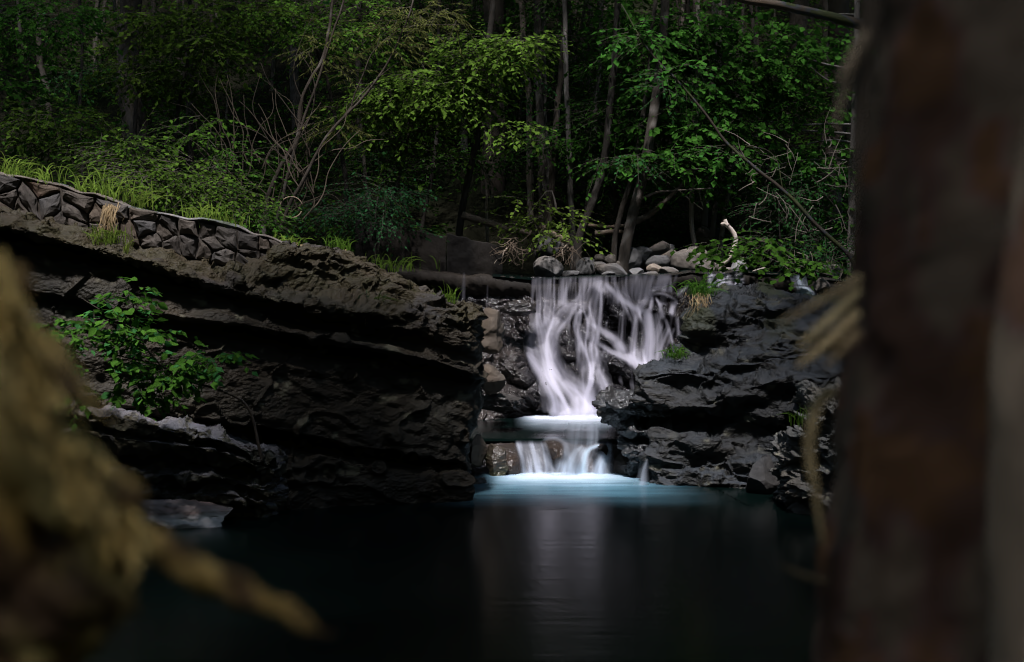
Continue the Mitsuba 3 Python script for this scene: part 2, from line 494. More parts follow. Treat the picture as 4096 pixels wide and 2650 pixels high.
tag('ground', kind='structure')

# ------------------------------------------------------------------ the left outcrop
cu = [-1600, -800, -350, 0, 300, 600, 900, 1200, 1500, 1750, 1880]
Yf = np.interp(cu, [-1600, 0, 300, 600, 900, 1200, 1500, 1750, 1880], [16.4, 17.0, 17.1, 17.3, 17.5, 17.9, 18.2, 18.4, 18.55])
tabu = [0, 300, 600, 900, 1200, 1500, 1750, 1880]
tab = [  # rows of the photograph for each profile point, at tabu; then the offset in depth from the face
    ([815, 890, 970, 1030, 985, 1080, 1178, 1232], [1.4, 1.4, 1.4, 1.4, 1.2, 1.2, 1.1, 1.0]),
    ([835, 905, 985, 1040, 988, 1083, 1180, 1236], [0.5, 0.5, 0.5, 0.52, 0.42, 0.42, 0.36, 0.3]),
    ([872, 945, 1028, 1090, 1030, 1110, 1195, 1246], [0.16, 0.16, 0.16, 0.18, 0.32, 0.32, 0.26, 0.2]),
    ([893, 975, 1048, 1140, 1150, 1180, 1240, 1275], [-0.12, -0.12, -0.12, -0.1, 0.16, 0.16, 0.1, 0.08]),
    ([908, 990, 1064, 1160, 1215, 1250, 1290, 1330], [-0.10, -0.10, -0.1, -0.08, -0.12, -0.12, 0.0, 0.0]),
    ([928, 1012, 1088, 1185, 1250, 1295, 1345, 1390], [0.2, 0.2, 0.2, 0.16, 0.0, 0.0, -0.05, -0.03]),
    ([1000, 1080, 1150, 1230, 1300, 1345, 1400, 1440], [0.1, 0.1, 0.1, 0.05, 0.08, 0.1, 0.02, 0.02]),
    ([1150, 1190, 1250, 1290, 1340, 1390, 1450, 1490], [0.02, 0, -0.04, -0.08, -0.12, -0.1, -0.1, -0.1]),
    ([1166, 1206, 1270, 1312, 1364, 1422, 1480, 1520], [0.1, 0.12, 0.14, 0.16, 0.2, 0.2, 0.14, 0.06]),
    ([1300, 1320, 1370, 1400, 1450, 1500, 1560, 1580], [0.05] * 8),
    ([1480, 1520, 1570, 1600, 1650, 1680, 1740, 1760], [-0.02] * 8),
    ([1560, 1600, 1650, 1690, 1740, 1795, 1835, 1860], [-0.08] * 8),
    ([1582, 1622, 1672, 1712, 1764, 1822, 1860, 1882], [0.14, 0.14, 0.16, 0.18, 0.2, 0.18, 0.12, 0.05]),
    ([1700, 1740, 1780, 1800, 1832, 1872, 1902, 1915], [-0.06] * 8),
    ([2090, 2080, 2075, 2075, 2060, 2040, 2015, 2000], [-0.1] * 8),
    ([2450] * 8, [0.1] * 8)]


def prof_v(i, u):
    d = tab[i][0]
    return np.interp(u, tabu, d) + (min(u, 0)) * 0.17 * (1 if i < 14 else 0.1)


cols = [[P(u, prof_v(i, u), Yf[k] + np.interp(u, tabu, tab[i][1])) for i in range(16)] for k, u in enumerate(cu)]
edge_v = [1160, 1243, 1350, 1450, 1560, 1640, 1700, 1750, 1864, 1990, 2200]
edge_u = [1893, 1900, 1911, 1917, 1927, 1922, 1890, 1892, 1874, 1870, 1868]
ev = [prof_v(i, 1880) + 4 for i in range(16)]
eu = np.interp(ev, edge_v, edge_u)
cols.append([P(eu[i], ev[i], 18.75 + tab[i][1][-1] * 0.6) for i in range(16)])
cols.append([P(eu[i] - 8, ev[i], 19.3 + tab[i][1][-1] * 0.4) for i in range(16)])
cols.append([P(eu[i] - 120, ev[i], 20.9) for i in range(16)])
g = loft_idx(cols, 460, 300)
g, e = rockify(g, amp=0.06, seed=3, big=0.14, fine_amp=0.032, fs=2.4, ft=0.7, cell=0.45, fac=0.12)
high = g[..., 2] + 0.19 * np.maximum(g[..., 0], -4.7)            # height above the dipping layers
rim = sstep(1.39, 1.66, high)      # the weathered top: thin broken plates
Nq = gridnormals(g)
Nq = Nq * np.where(Nq[150, 100, 1] > 0, -1.0, 1.0)
f1, e1 = facets(g, 0.16, 401, BED, 2.8, 0.7)
f2, e2 = facets(g, 0.065, 402, BED, 2.4, 0.7)
g = g + Nq * (rim * (f1 * 0.5 + f2 * 0.35 + (fbm(g * 20, 3, 403) - 0.5) * 0.03 + np.clip(fbm(g * 5, 3, 404) - 0.5, 0, 1) * 0.12))[..., None]
N = gridnormals(g)
flip = -1.0 if N[150, 100, 1] > 0 else 1.0
N = N * flip
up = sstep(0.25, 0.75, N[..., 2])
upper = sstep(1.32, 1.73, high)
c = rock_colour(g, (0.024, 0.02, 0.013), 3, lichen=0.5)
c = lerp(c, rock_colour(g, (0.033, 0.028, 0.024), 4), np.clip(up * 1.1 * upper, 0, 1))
mo = sstep(0.34, 0.47, fbm(g * 2.3, 4, 77)) * upper * (1 - 0.25 * up)
c = lerp(c, lerp((0.026, 0.026, 0.007), (0.034, 0.021, 0.008), fbm(g * 5, 3, 78)), mo * 0.9)
m = MB()
m.add(g.reshape(-1, 3), gridfaces(300, 460)[:, ::int(flip)], c.reshape(-1, 3))
m.put('rock_outcrop', 'rock', smooth=True)
tag('rock_outcrop', 'massive dark layered rock outcrop with mossy sloping top, filling the left bank of the pool', 'rock')

# ledge of thin layers at its foot
ub = [-900, -300, 150, 480, 890, 1050]
vt = [1430, 1520, 1568, 1640, 1728, 1800]
cols = []
for u, v in zip(ub, vt):
    y0 = np.interp(u, [-900, 150, 1050], [16.4, 16.75, 17.15])
    pr = [(v - 12, 0.6), (v, 0.34), (v + 34, -0.02), (v + 52, -0.10), (v + 72, 0.0), (v + 100, 0.03), (v + 112, -0.06), (v + 150, 0.02), (v + 172, 0.16), (v + 215, 0.14),
          (v + 230, 0.02), (v + 262, 0.0), (v + 290, 0.13), (v + 320, 0.12), (v + 340, 0.04), (v + 372, 0.06), (v + 400, 0.2), (v + 560, 0.2), (v + 700, 0.2)]
    k = np.interp(u, [480, 1050], [1.0, 0.62])
    cols.append([P(u, v + (a - v) * k, y0 + b) for a, b in pr])
cols.append([p + np.array([0.12, 0.06 + 0.25 * (i > 2), -0.02]) for i, p in enumerate(cols[-1])])
cols.append([p + np.array([0.0, 0.9, -0.05]) for p in cols[-1]])
g = loft_idx(cols, 300, 190)
g, e = rockify(g, amp=0.04, seed=23, big=0.12, fine_amp=0.02, fs=9, ft=1.5, bed=nrm(np.array([0.16, -0.05, 1.0])))
N = gridnormals(g) * flip
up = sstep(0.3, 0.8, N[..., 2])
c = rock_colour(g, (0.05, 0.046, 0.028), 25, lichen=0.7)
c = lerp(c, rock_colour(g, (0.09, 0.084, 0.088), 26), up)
m = MB()
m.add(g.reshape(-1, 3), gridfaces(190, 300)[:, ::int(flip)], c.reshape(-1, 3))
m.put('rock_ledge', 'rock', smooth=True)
tag('rock_ledge', 'low ledge of thin weathered rock layers under the leafy bush', 'rock')

# flat wet slab at the waterline
v, f = boulder(P(700, 2062, 17.0), (0.86, 0.46, 0.19), 12, rot=-0.05, tilt=0.04, sub=5, cuts=16, rough=0.22, fine_amp=0.03, cutmin=0.5)
q = fbm(v * 6, 4, 5)
c = rock_colour(v[None], (0.17, 0.145, 0.14), 8, N=np.zeros((1, len(v), 3)))[0]
c = lerp(c, (0.2, 0.13, 0.115), sstep(0.5, 0.62, fbm(v * np.array([3, 3, 12]), 3, 61)) * 0.6)
c = lerp(c, (0.46, 0.45, 0.43), sstep(0.135, 0.07, v[:, 2] + 0.1 * (q - 0.5)) * 0.9)
m = MB()
m.add(v, f, c)
m.put('flat_rock', 'rock', smooth=True)
tag('flat_rock', 'flat grey slab with a white mineral edge lying at the waterline below the left ledge', 'rock')

# ------------------------------------------------------------------ the right outcrop, its block, the rocks beside it
ev = np.array([1172, 1178, 1206, 1300, 1370, 1432, 1470, 1515, 1570, 1610, 1650, 1685, 1750, 1850, 1890, 1950, 2200])
eu = np.array([2820, 2812, 2792, 2748, 2742, 2676, 2590, 2555, 2540, 2530, 2560, 2590, 2588, 2576, 2594, 2597, 2597])
eY = np.array([21.6, 21.2, 20.95, 20.7, 20.6, 20.4, 20.2, 20.05, 20.0, 19.98, 20.1, 20.15, 19.9, 19.75, 19.7, 19.66, 19.66])
rows = np.arange(17)
cols = [[P(eu[i] + 160, ev[i], eY[i] + 2.0) for i in rows], [P(eu[i] + 22, ev[i], eY[i] + 0.55) for i in rows], [P(eu[i], ev[i], eY[i]) for i in rows]]
for u, top, dy in ((2830, 1172, -0.25), (2900, 1166, -0.3), (3010, 1156, -0.38), (3120, 1164, -0.45), (3220, 1196, -0.5), (3330, 1206, -0.6), (3480, 1230, -0.8), (3800, 1260, -1.1)):
    vs = top + (ev - 1158) * (1975 - top) / (1950 - 1158)
    cols.append([P(max(u, eu[i] + 40) if u < 2860 else u, vs[i], eY[i] + dy + 0.12 * math.sin(i * 2.1 + u * 0.013) * (2 < i < 14)) for i in rows])
top = [p[0] + np.array([0, 1.6, -0.05]) for p in cols]
cols = [[t] + p for t, p in zip(top, cols)]
g = loft_idx(cols, 330, 320)
g, e = rockify(g, amp=0.09, seed=43, big=0.2, fine_amp=0.024, fs=5.0, ft=1.6, cell=0.3, fac=0.22, bed=nrm(np.array([0.12, 0.15, 1.0])))
N = gridnormals(g)
flip = -1.0 if N[200, 200, 1] > 0 else 1.0
N = N * flip
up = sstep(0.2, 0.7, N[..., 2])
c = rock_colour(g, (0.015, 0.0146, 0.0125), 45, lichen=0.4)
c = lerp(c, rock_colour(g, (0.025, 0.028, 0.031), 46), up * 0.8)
c = lerp(c, (0.028, 0.032, 0.012), sstep(0.5, 0.6, fbm(g * 2.5, 4, 79)) * sstep(1.2, 1.9, g[..., 2]) * 0.8)
m = MB()
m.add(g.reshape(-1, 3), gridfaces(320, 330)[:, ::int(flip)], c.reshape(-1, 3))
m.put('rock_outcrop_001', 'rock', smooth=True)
tag('rock_outcrop_001', 'dark jagged slate outcrop on the right bank, with grass tufts on its fall side', 'rock')

ev = np.array([1580, 1588, 1600, 1640, 1664, 1676, 1700, 1720, 1745, 1765, 1810, 1850, 1890, 1935, 2150])
eu = np.array([2428, 2420, 2410, 2400, 2418, 2468, 2476, 2476, 2480, 2488, 2500, 2506, 2506, 2516, 2520])
eY = np.array([21.2, 20.5, 20.25, 20.2, 20.25, 20.45, 20.3, 20.25, 20.35, 20.25, 20.2, 20.25, 20.25, 20.3, 20.3])
rows = np.arange(15)
cols = [[P(eu[i] + 60, ev[i], eY[i] + 1.3) for i in rows], [P(eu[i] + 8, ev[i], eY[i] + 0.3) for i in rows], [P(eu[i], ev[i], eY[i]) for i in rows]]
for u, d, t in ((2470, -0.16, 2), (2530, -0.22, 4), (2590, -0.25, 8), (2680, -0.2, 10)):
    cols.append([P(max(u, eu[i] + 14), ev[i] + t, eY[i] + d + 0.1 * (i in (5, 8, 12))) for i in rows])
g = loft_idx(cols, 190, 240)
g, e = rockify(g, amp=0.075, seed=63, big=0.1, fine_amp=0.026, fs=8, ft=3.2, bed=nrm(np.array([0.05, 0.1, 1.0])))
N = gridnormals(g)
flip = -1.0 if N[120, 120, 1] > 0 else 1.0
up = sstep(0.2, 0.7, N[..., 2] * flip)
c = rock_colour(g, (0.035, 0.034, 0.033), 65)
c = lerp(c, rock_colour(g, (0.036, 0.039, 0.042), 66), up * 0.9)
m = MB()
m.add(g.reshape(-1, 3), gridfaces(240, 190)[:, ::int(flip)], c.reshape(-1, 3))
m.put('rock_block', 'wet_rock', smooth=True)
tag('rock_block', 'wet flat-topped rock block jutting from the right bank between the upper and lower fall', 'rock')

ev = np.array([1660, 1690, 1740, 1800, 1840, 1870, 1920, 2000, 2080, 2300])
eu = np.array([3240, 3200, 3160, 3128, 3122, 3104, 3135, 3145, 3172, 3200])
rows = np.arange(10)
cols = [[P(eu[i] + 60, ev[i], 18.9) for i in rows], [P(eu[i], ev[i], 17.9 - 0.02 * i) for i in rows]]
for u, d, t in ((3230, -0.3, -20), (3320, -0.5, -60), (3450, -0.8, -80), (3800, -1.8, -120)):
    cols.append([P(max(u, eu[i] + 30), ev[i] + t, 17.9 - 0.03 * i + d + 0.08 * math.sin(i * 2.6 + u)) for i in rows])
cols = [[p[0] + np.array([0, 1.2, 0.02])] + p for p in cols]
g = loft_idx(cols, 150, 200)
g, e = rockify(g, amp=0.12, seed=83, big=0.16, fine_amp=0.03, fs=6, ft=2.6, bed=nrm(np.array([0.5, 0.1, 1.0])))
N = gridnormals(g)
flip = -1.0 if N[100, 100, 1] > 0 else 1.0
c = rock_colour(g, (0.07, 0.067, 0.058), 85, lichen=0.6)
m = MB()
m.add(g.reshape(-1, 3), gridfaces(200, 150)[:, ::int(flip)], c.reshape(-1, 3))
m.put('rock_outcrop_002', 'rock', smooth=True)
tag('rock_outcrop_002', 'paler fissured rock edge on the right bank, half hidden behind the foreground trunk', 'rock')


def rock_thing(key, label, cx, cy, Yd, rx, ry, seed, base, bsdf='dry_stone', cuts=6, rough=0.12, fine_amp=0.010, sub=4, rot=0.0, tilt=0.0, deep=None, group=None, var=0.35, moss=0.0, cutmin=0.62, category='rock'):
    k = PX(Yd)
    v, f = boulder(P(cx, cy, Yd), (rx * k, deep or 0.5 * (rx + ry) * k, ry * k), seed, rot, tilt, sub, cuts, rough, fine_amp, cutmin)
    c = rock_colour(v[None], base, seed, var=var, N=np.zeros((1, len(v), 3)), moss=moss)[0]
    mm = MB()
    mm.add(v, f, c)
    mm.put(key, bsdf, smooth=True)
    tag(key, label, category, group)


RED, SLATE, GREY = (0.075, 0.056, 0.048), (0.07, 0.066, 0.062), (0.13, 0.122, 0.11)
rock_thing(numbered('rock'), 'reddish brown striped rock standing left of the upper fall, tallest of its group', 1948, 1345, 21.6, 98, 128, 31, RED, 'dry_stone', 22, 0.12, 0.02, 5, tilt=0.15, cutmin=0.42)
rock_thing(numbered('rock'), 'pinkish rock wedge below the reddish striped rock, left of the upper fall', 1958, 1512, 21.2, 88, 88, 32, (0.08, 0.058, 0.05), 'dry_stone', 22, 0.12, 0.02, 5, tilt=-0.2, cutmin=0.4)
rock_thing(numbered('rock'), 'wet dark shelf rock at the left edge of the plunge pool', 1985, 1618, 21.4, 132, 46, 33, (0.035, 0.03, 0.026), 'wet_rock', 20, 0.2, 0.03, 5, cutmin=0.4)
rock_thing(numbered('rock'), 'brown rock squeezed between left outcrop and lower fall', 1908, 1815, 20.3, 46, 110, 34, (0.06, 0.046, 0.038), 'dry_stone', 22, 0.16, 0.022, 5, cutmin=0.42)
rock_thing(numbered('rock'), 'mossy cracked rock at the left side of the lower fall', 1992, 1845, 20.35, 68, 98, 35, (0.03, 0.026, 0.02), 'wet_rock', 24, 0.16, 0.024, 5, moss=0.5, cutmin=0.42)
rock_thing(numbered('rock'), 'small dark wet rock at the waterline left of the foam', 1906, 1945, 19.7, 60, 48, 36, (0.04, 0.04, 0.04), 'wet_rock', 20, 0.18, 0.03, 5, cutmin=0.4)
rock_thing(numbered('rock'), 'dark grey boulder leaning at the waterline under the right outcrop', 3040, 1905, 19.0, 92, 92, 37, (0.032, 0.032, 0.032), 'dry_stone', 20, 0.14, 0.012, 5, tilt=-0.25, cutmin=0.42)
rock_thing(numbered('rock'), 'dark wet rock under the weir, left of the reddish striped rock', 2075, 1235, 23.6, 75, 34, 38, (0.02, 0.017, 0.015), 'wet_rock', 7, 0.2, 0.03, 4)

# ------------------------------------------------------------------ weir and concrete bank wall
xs = np.linspace(1480, 3500, 220)
crest = np.interp(xs, [1480, 1560, 1640, 1850, 2000, 2130, 2250, 2400, 2550, 2700, 2760, 2830, 2975, 3150, 3300, 3500], [1045, 1060, 1072, 1100, 1108, 1121, 1117, 1110, 1106, 1101, 1090, 1096, 1091, 1104, 1120, 1135])
YW = 24.45
wz = P(xs, crest, YW)
prof = [(2.2, -0.25), (0.4, -0.02), (0.06, 0.0), (0.0, -0.03), (-0.02, -0.10), (0.02, -0.2), (0.12, -0.27), (0.5, -0.3), (0.7, -0.6), (0.75, -1.4), (0.8, -2.6)]
cols = [[p + np.array([0, a, b]) for a, b in prof] for p in wz]
g = loft_idx(cols, 420, 120)
keep = np.ones(g.shape[:2])
keep[:34] = 0.25
N = gridnormals(g)
g = g + N * (((fbm(g * 5, 4, 91) - 0.5) * 0.09 + (fbm(g * 17, 3, 92) - 0.5) * 0.04) * keep)[..., None]
flip = -1.0 if gridnormals(g)[60, 200, 1] > 0 else 1.0
c = rock_colour(g, (0.012, 0.01, 0.007), 93, moss=0.7, mosscol=(0.014, 0.012, 0.006))
m = MB()
m.add(g.reshape(-1, 3), gridfaces(120, 420)[:, ::int(flip)], c.reshape(-1, 3))
m.put('weir', 'dry_stone', smooth=True)
tag('weir', 'dark mossy weir ledge across the stream, over whose edge the water falls', 'weir')

# concrete wall of the left bank: two bays
for (u0, u1, t0, t1, y0, y1, lab) in ((1420, 1783, 880, 945, 25.2, 25.0, 'stained concrete bank wall left above the weir, the paler bay'), (1787, 2010, 935, 985, 25.02, 25.1, 'darker mossy concrete bank wall bay beside the boulders')):
    us, vs = np.linspace(u0, u1, 60), np.linspace(0, 1, 46)
    Yw = np.interp(us, [u0, u1], [y0, y1])
    tp, bt = np.interp(us, [u0, u1], [t0, t1]) + 8 * (vnoise(np.stack([us / 30, us * 0, us * 0], -1), 3) - 0.5), np.full(60, 1128.0)
    rows_ = [P(us, tp, Yw + 0.5)] + [P(us, tp + (bt - tp) * t, Yw) for t in vs]
    g = np.stack(rows_)
    g[0, :, 2] -= 0.02
    g = g + np.array([0, 1, 0]) * ((fbm(g * 4, 4, 14) - 0.5) * 0.05)[..., None]
    stain = fbm(g * np.array([3.0, 3.0, 1.2]), 4, 17)
    c = lerp((0.016, 0.0135, 0.009), (0.006, 0.005, 0.0035), sstep(0.35, 0.6, stain))
    if u0 > 1700:
        c = c * 0.55
    key = numbered('bank_wall')
    m = MB()
    m.add(g.reshape(-1, 3), gridfaces(47, 60), c.reshape(-1, 3))
    m.put(key, 'dry_stone', smooth=True)
    tag(key, lab, 'wall')

# ------------------------------------------------------------------ boulders above the weir
BL = [(260, 320, 92, 68, 25.0, 'rounded grey boulder with roots hanging over it, left end of the weir boulders'), (265, 195, 85, 88, 25.9, 'big dark boulder behind the tree roots at the left end'),
      (358, 160, 48, 42, 26.3, 'small pale-topped boulder beside the fallen log'), (430, 366, 76, 30, 24.95, 'low dark boulder at the crest, left of the triangular one'),
      (545, 322, 62, 64, 25.3, 'triangular dark boulder under the leaning tree bases'), (645, 255, 62, 32, 25.9, 'brownish flat-topped boulder in the middle of the row'),
      (722, 265, 36, 38, 25.7, 'upright small boulder beside the brownish flat-topped one'), (578, 277, 40, 20, 25.9, None), (622, 297, 60, 20, 25.6, None), (645, 313, 46, 22, 25.4, None),
      (742, 340, 112, 48, 25.0, 'broad dark boulder in the middle of the crest'), (700, 364, 60, 15, 24.8, None), (868, 262, 62, 70, 25.6, 'dark rounded boulder beside the thick tree base'),
      (925, 222, 88, 46, 25.7, 'big slate grey boulder with a flat sloping top'), (1068, 195, 74, 64, 26.0, 'rounded dome boulder behind the slate one'),
      (1155, 188, 42, 36, 26.1, 'small boulder at the right of the dome boulder'), (1150, 240, 62, 46, 25.6, 'tan boulder resting against the largest one'), (1066, 275, 70, 46, 25.4, 'grey boulder below the dome boulder'),
      (1300, 268, 112, 96, 25.4, 'largest grey boulder above the weir, smooth and sloping right'), (1428, 322, 82, 46, 25.0, 'dark rounded boulder at the right foot of the largest one'),
      (1040, 326, 52, 30, 25.1, 'brown pointed boulder near the crest'), (1146, 343, 62, 26, 25.0, None), (905, 352, 62, 30, 24.9, None), (1002, 363, 60, 18, 24.8, None),
      (1396, 108, 48, 70, 27.0, 'tall pale boulder standing between the lit trunks'), (1502, 92, 38, 52, 27.2, 'dark upright boulder behind the lit trunks'),
      (1660, 306, 56, 42, 25.4, 'pale sunlit boulder right of the crooked white trunk'), (1576, 332, 30, 20, 24.9, None), (972, 266, 40, 26, 25.7, None), (790, 290, 26, 22, 25.5, None), (726, 312, 36, 16, 25.3, None),
      (1812, 338, 74, 14, 24.7, 'flat pale stone on the crest right of the middle fall'), (2264, 452, 48, 46, 23.6, 'dark boulder at the right end beside the smallest fall'), (2325, 345, 92, 44, 26.0, 'pale boulder far right under the alder twigs'),
      (2280, 272, 96, 34, 27.0, 'pale boulder at the back, right under the alder')]
for i, (zx, zy, rx, ry, Yb, lab) in enumerate(BL):
    s = 1 / 1.8315
    tone = 0.75 + 0.5 * hash2(i, 3)
    base = np.array(GREY) * tone * (0.6 if lab and 'dark' in lab else 1.25 if lab and 'pale' in lab else 0.85) * (np.array([1.1, 0.98, 0.85]) if lab and ('brown' in lab or 'tan' in lab) else 1)
    rock_thing(numbered('boulder'), lab or 'small grey stone wedged among the larger boulders above the weir', 2050 + zx * s, 900 + zy * s, Yb, rx * s * 1.3, ry * s * 1.32, 200 + i, base, 'dry_stone',
               5 + i % 4, 0.13, 0.006, 4, rot=hash2(i, 1) * 3, tilt=(hash2(i, 2) - 0.5) * 0.5, group=None if lab else 'small stones among the weir boulders', cutmin=0.6, category='boulder')
# ------------------------------------------------------------------ bedrock behind the upper fall
us, vs = np.linspace(1790, 2860, 330), np.linspace(1112, 1790, 250)
U, V = np.meshgrid(us, vs)


def rot_bump(u, v, cu_, cv, a, b, deg, h, p=2.2, shear=0.0):
    t = math.radians(deg)
    du, dv = u - cu_, v - cv
    x, y = (du * math.cos(t) + dv * math.sin(t)) / a, (-du * math.sin(t) + dv * math.cos(t)) / b
    r = (np.abs(x)**p + np.abs(y)**p)**(1 / p)
    return h * np.clip(1.25 - r * 1.25, 0, 1)**0.55 * (1 + shear * y)


BUMPS = [(2268, 1372, 78, 46, 72, 0.34), (2288, 1262, 44, 40, 40, 0.26), (2330, 1250, 22, 30, 60, 0.2), (2285, 1465, 90, 52, 75, 0.22),
         (2470, 1225, 128, 46, 43, 0.42), (2412, 1175, 42, 40, 50, 0.3), (2450, 1275, 70, 50, 40, 0.2), (2432, 1362, 72, 36, 35, 0.30), (2478, 1468, 105, 46, 30, 0.34), (2390, 1525, 70, 50, 25, 0.26),
         (2355, 1310, 46, 40, 30, 0.22), (2340, 1420, 40, 50, 70, 0.18), (2655, 1180, 66, 24, 8, 0.42), (2640, 1235, 60, 30, 12, 0.36), (2690, 1270, 70, 34, 8, 0.42), (2735, 1215, 70, 60, 20, 0.3),
         (2600, 1240, 46, 24, 20, 0.3), (2120, 1300, 70, 40, 20, 0.22), (2070, 1470, 90, 60, 50, 0.30), (2140, 1570, 110, 46, 48, 0.36), (2050, 1590, 90, 50, 10, 0.45), (2210, 1560, 80, 60, 45, 0.2), (2470, 1580, 90, 46, 20, 0.3)]


def cascade_Y(u, v):
    u, v = np.asarray(u, float), np.asarray(v, float)
    base = np.interp(v, [1100, 1150, 1220, 1300, 1450, 1600, 1680, 1800], [24.75, 24.62, 24.45, 24.2, 23.75, 23.3, 23.0, 22.9])
    base = base - 0.55 * sstep(2180, 1900, u) * sstep(1250, 1400, v) - 0.6 * sstep(2600, 2800, u) * sstep(1200, 1330, v) - 1.2 * sstep(2560, 2800, u) * sstep(1400, 1600, v)
    for b in BUMPS:
        base = base - rot_bump(u, v, *b)
    return base


g = P(U, V, cascade_Y(U, V))
g, e = rockify(g, amp=0.06, seed=103, big=0.06, cell=0.16, fac=0.45, fine_amp=0.022, fs=9, ft=3.0, bed=nrm(np.array([0.55, 0.0, 1.0])))
flip = -1.0 if gridnormals(g)[100, 100, 1] > 0 else 1.0
c = rock_colour(g, (0.016, 0.014, 0.014), 105)
c = lerp(c, rock_colour(g, (0.04, 0.032, 0.027), 106), sstep(0.38, -0.03, g[..., 0]) * sstep(1.28, 0.97, g[..., 2]) * 0.7)
m = MB()
m.add(g.reshape(-1, 3), gridfaces(250, 330)[:, ::int(flip)], c.reshape(-1, 3))
m.put('cascade_rock', 'wet_rock', smooth=True)
tag('cascade_rock', 'black wet broken rock face that the upper waterfall runs over', 'rock')

from scipy.ndimage import minimum_filter
_ri = RegularGridInterpolator((vs, us), gaussian_filter(minimum_filter(g[..., 1], 11), 2.0), bounds_error=False, fill_value=None)
cascade_face = lambda u, v: _ri(np.stack([v, u], -1))

# rock sill under the lower fall
us, vs = np.linspace(1850, 2640, 180), np.linspace(1715, 2010, 110)
U2, V2 = np.meshgrid(us, vs)
SB = [(2222, 1795, 70, 46, 62, 0.26), (2285, 1830, 70, 30, 70, 0.18), (2400, 1812, 34, 34, 0, 0.2), (2520, 1860, 60, 60, 0, 0.25), (2040, 1850, 60, 80, 0, 0.2)]


def sill_Y(u, v):
    u, v = np.asarray(u, float), np.asarray(v, float)
    base = np.interp(v, [1700, 1740, 1765, 1790, 1850, 1930, 2010], [22.4, 21.5, 20.95, 20.75, 20.55, 20.42, 20.4])
    for b in SB:
        base = base - rot_bump(u, v, *b)
    return base


g = P(U2, V2, sill_Y(U2, V2))
g = g + gridnormals(g) * ((fbm(g * 4, 4, 111) - 0.5) * 0.1)[..., None]
flip = -1.0 if gridnormals(g)[80, 90, 1] > 0 else 1.0
c = rock_colour(g, (0.03, 0.022, 0.017), 112)
m = MB()
m.add(g.reshape(-1, 3), gridfaces(110, 180)[:, ::int(flip)], c.reshape(-1, 3))
m.put('rock_sill', 'wet_rock', smooth=True)
tag('rock_sill', 'smooth brown rock sill under the lower fall', 'rock')

# ------------------------------------------------------------------ water surfaces
def water_grid(xs, ys, z, foam, tint, key, wave=0.0):
    A, B = np.meshgrid(xs, ys)
    gg = np.stack([A, B, np.zeros_like(A) if callable(z) else np.full_like(A, z)], -1)
    if callable(z):
        gg[..., 2] = z(A, B)
    if wave:
        gg[..., 2] += (fbm(gg * np.array([0.8, 4.0, 1]), 3, 5) - 0.5) * wave
    fo, co = foam(A, B, gg)
    mm = MB()
    mm.add(gg.reshape(-1, 3), gridfaces(len(ys), len(xs)), co.reshape(-1, 3), np.stack([fo.ravel(), fo.ravel()], 1))
    mm.put(key, 'pool_surface', smooth=True, uv=True)
    tag(key, kind='structure')
    return gg


def pool_foam(A, B, gg):
    # bubbles drift from the foot of the lower fall towards the viewer and thin out
    q = np.stack([A * 1.1, B * 5.5, A * 0], -1)
    sw = fbm(q, 4, 201)
    sw2 = fbm(np.stack([A * 2.6 + B, B * 14.0, A * 0], -1), 3, 203)
    d = 20.45 - B + 0.28 * (A - 0.35)**2 * 0.25                       # metres from the foot of the fall
    wl, wr = sstep(-0.75, -0.05, A - 0.22 * (B - 19)), sstep(2.1, 0.9, A + 0.15 * (B - 19))
    a = wl * wr * np.clip(1.15 - (d - 0.2) / 1.0, 0, 1)**1.2
    b = wl * wr * np.clip(1.15 - d / 2.3, 0, 1)**1.2 * (0.35 + 0.9 * sw) * (0.75 + 0.5 * sw2)
    c_ = np.clip(np.maximum(a * (0.8 + 0.3 * sw2), b * 0.9), 0, 1)
    tint_ = lerp((0.16, 0.36, 0.47), (0.4, 0.5, 0.58), np.clip(a * 1.05 * (0.75 + 0.5 * sw2), 0, 1)**1.2)
    return c_, tint_


xs = np.concatenate([np.linspace(-14, -1.2, 40), np.linspace(-1.15, 3.2, 190), np.linspace(3.4, 6, 8)])
ys = np.concatenate([np.linspace(8.0, 16.4, 30), np.linspace(16.5, 21.2, 230)])
water_grid(xs, ys, 0.0, pool_foam, None, 'pool_water')


def plunge_foam(A, B, gg):
    sw = fbm(np.stack([A * 5, B * 7.0, A * 0], -1), 4, 211)
    sw = np.clip((sw - 0.5) * 2 + 0.5, 0, 1)
    x0, d = A - 0.62, 23.05 - B
    a = sstep(-0.62, -0.3, x0) * sstep(0.9, 0.5, x0) * np.clip(1.2 - (d + 0.12 * (x0 * 2)**2) / 1.5, 0, 1)**1.7
    return np.clip(a * (0.85 + 0.3 * sw), 0, 1), lerp((0.28, 0.36, 0.42), (0.42, 0.46, 0.52), np.clip(a * 1.2 * (0.8 + 0.4 * sw), 0, 1))


water_grid(np.linspace(-0.7, 1.5, 110), np.linspace(20.86, 23.5, 120), lambda A, B: np.interp(B, [20.72, 20.8, 20.95, 21.4, 22.2], [0.24, 0.285, 0.318, 0.345, 0.37]), plunge_foam, None, 'plunge_pool_water', 0.01)
# the stream's surface follows the weir crest
A, B = np.meshgrid(np.linspace(-0.25, 4.3, 120), np.linspace(24.42, 27.6, 40))
cz = np.interp(A, wz[:, 0], wz[:, 2])
gg = np.stack([A, B, cz + 0.018 - 0.02 * sstep(24.6, 24.42, B)], -1)
m = MB()
m.add(gg.reshape(-1, 3), gridfaces(40, 120), (0.5, 0.5, 0.5), np.zeros((gg.size // 3, 2)))
m.put('stream_water', 'pool_surface', smooth=True, uv=True)
tag('stream_water', kind='structure')

# ------------------------------------------------------------------ falling water


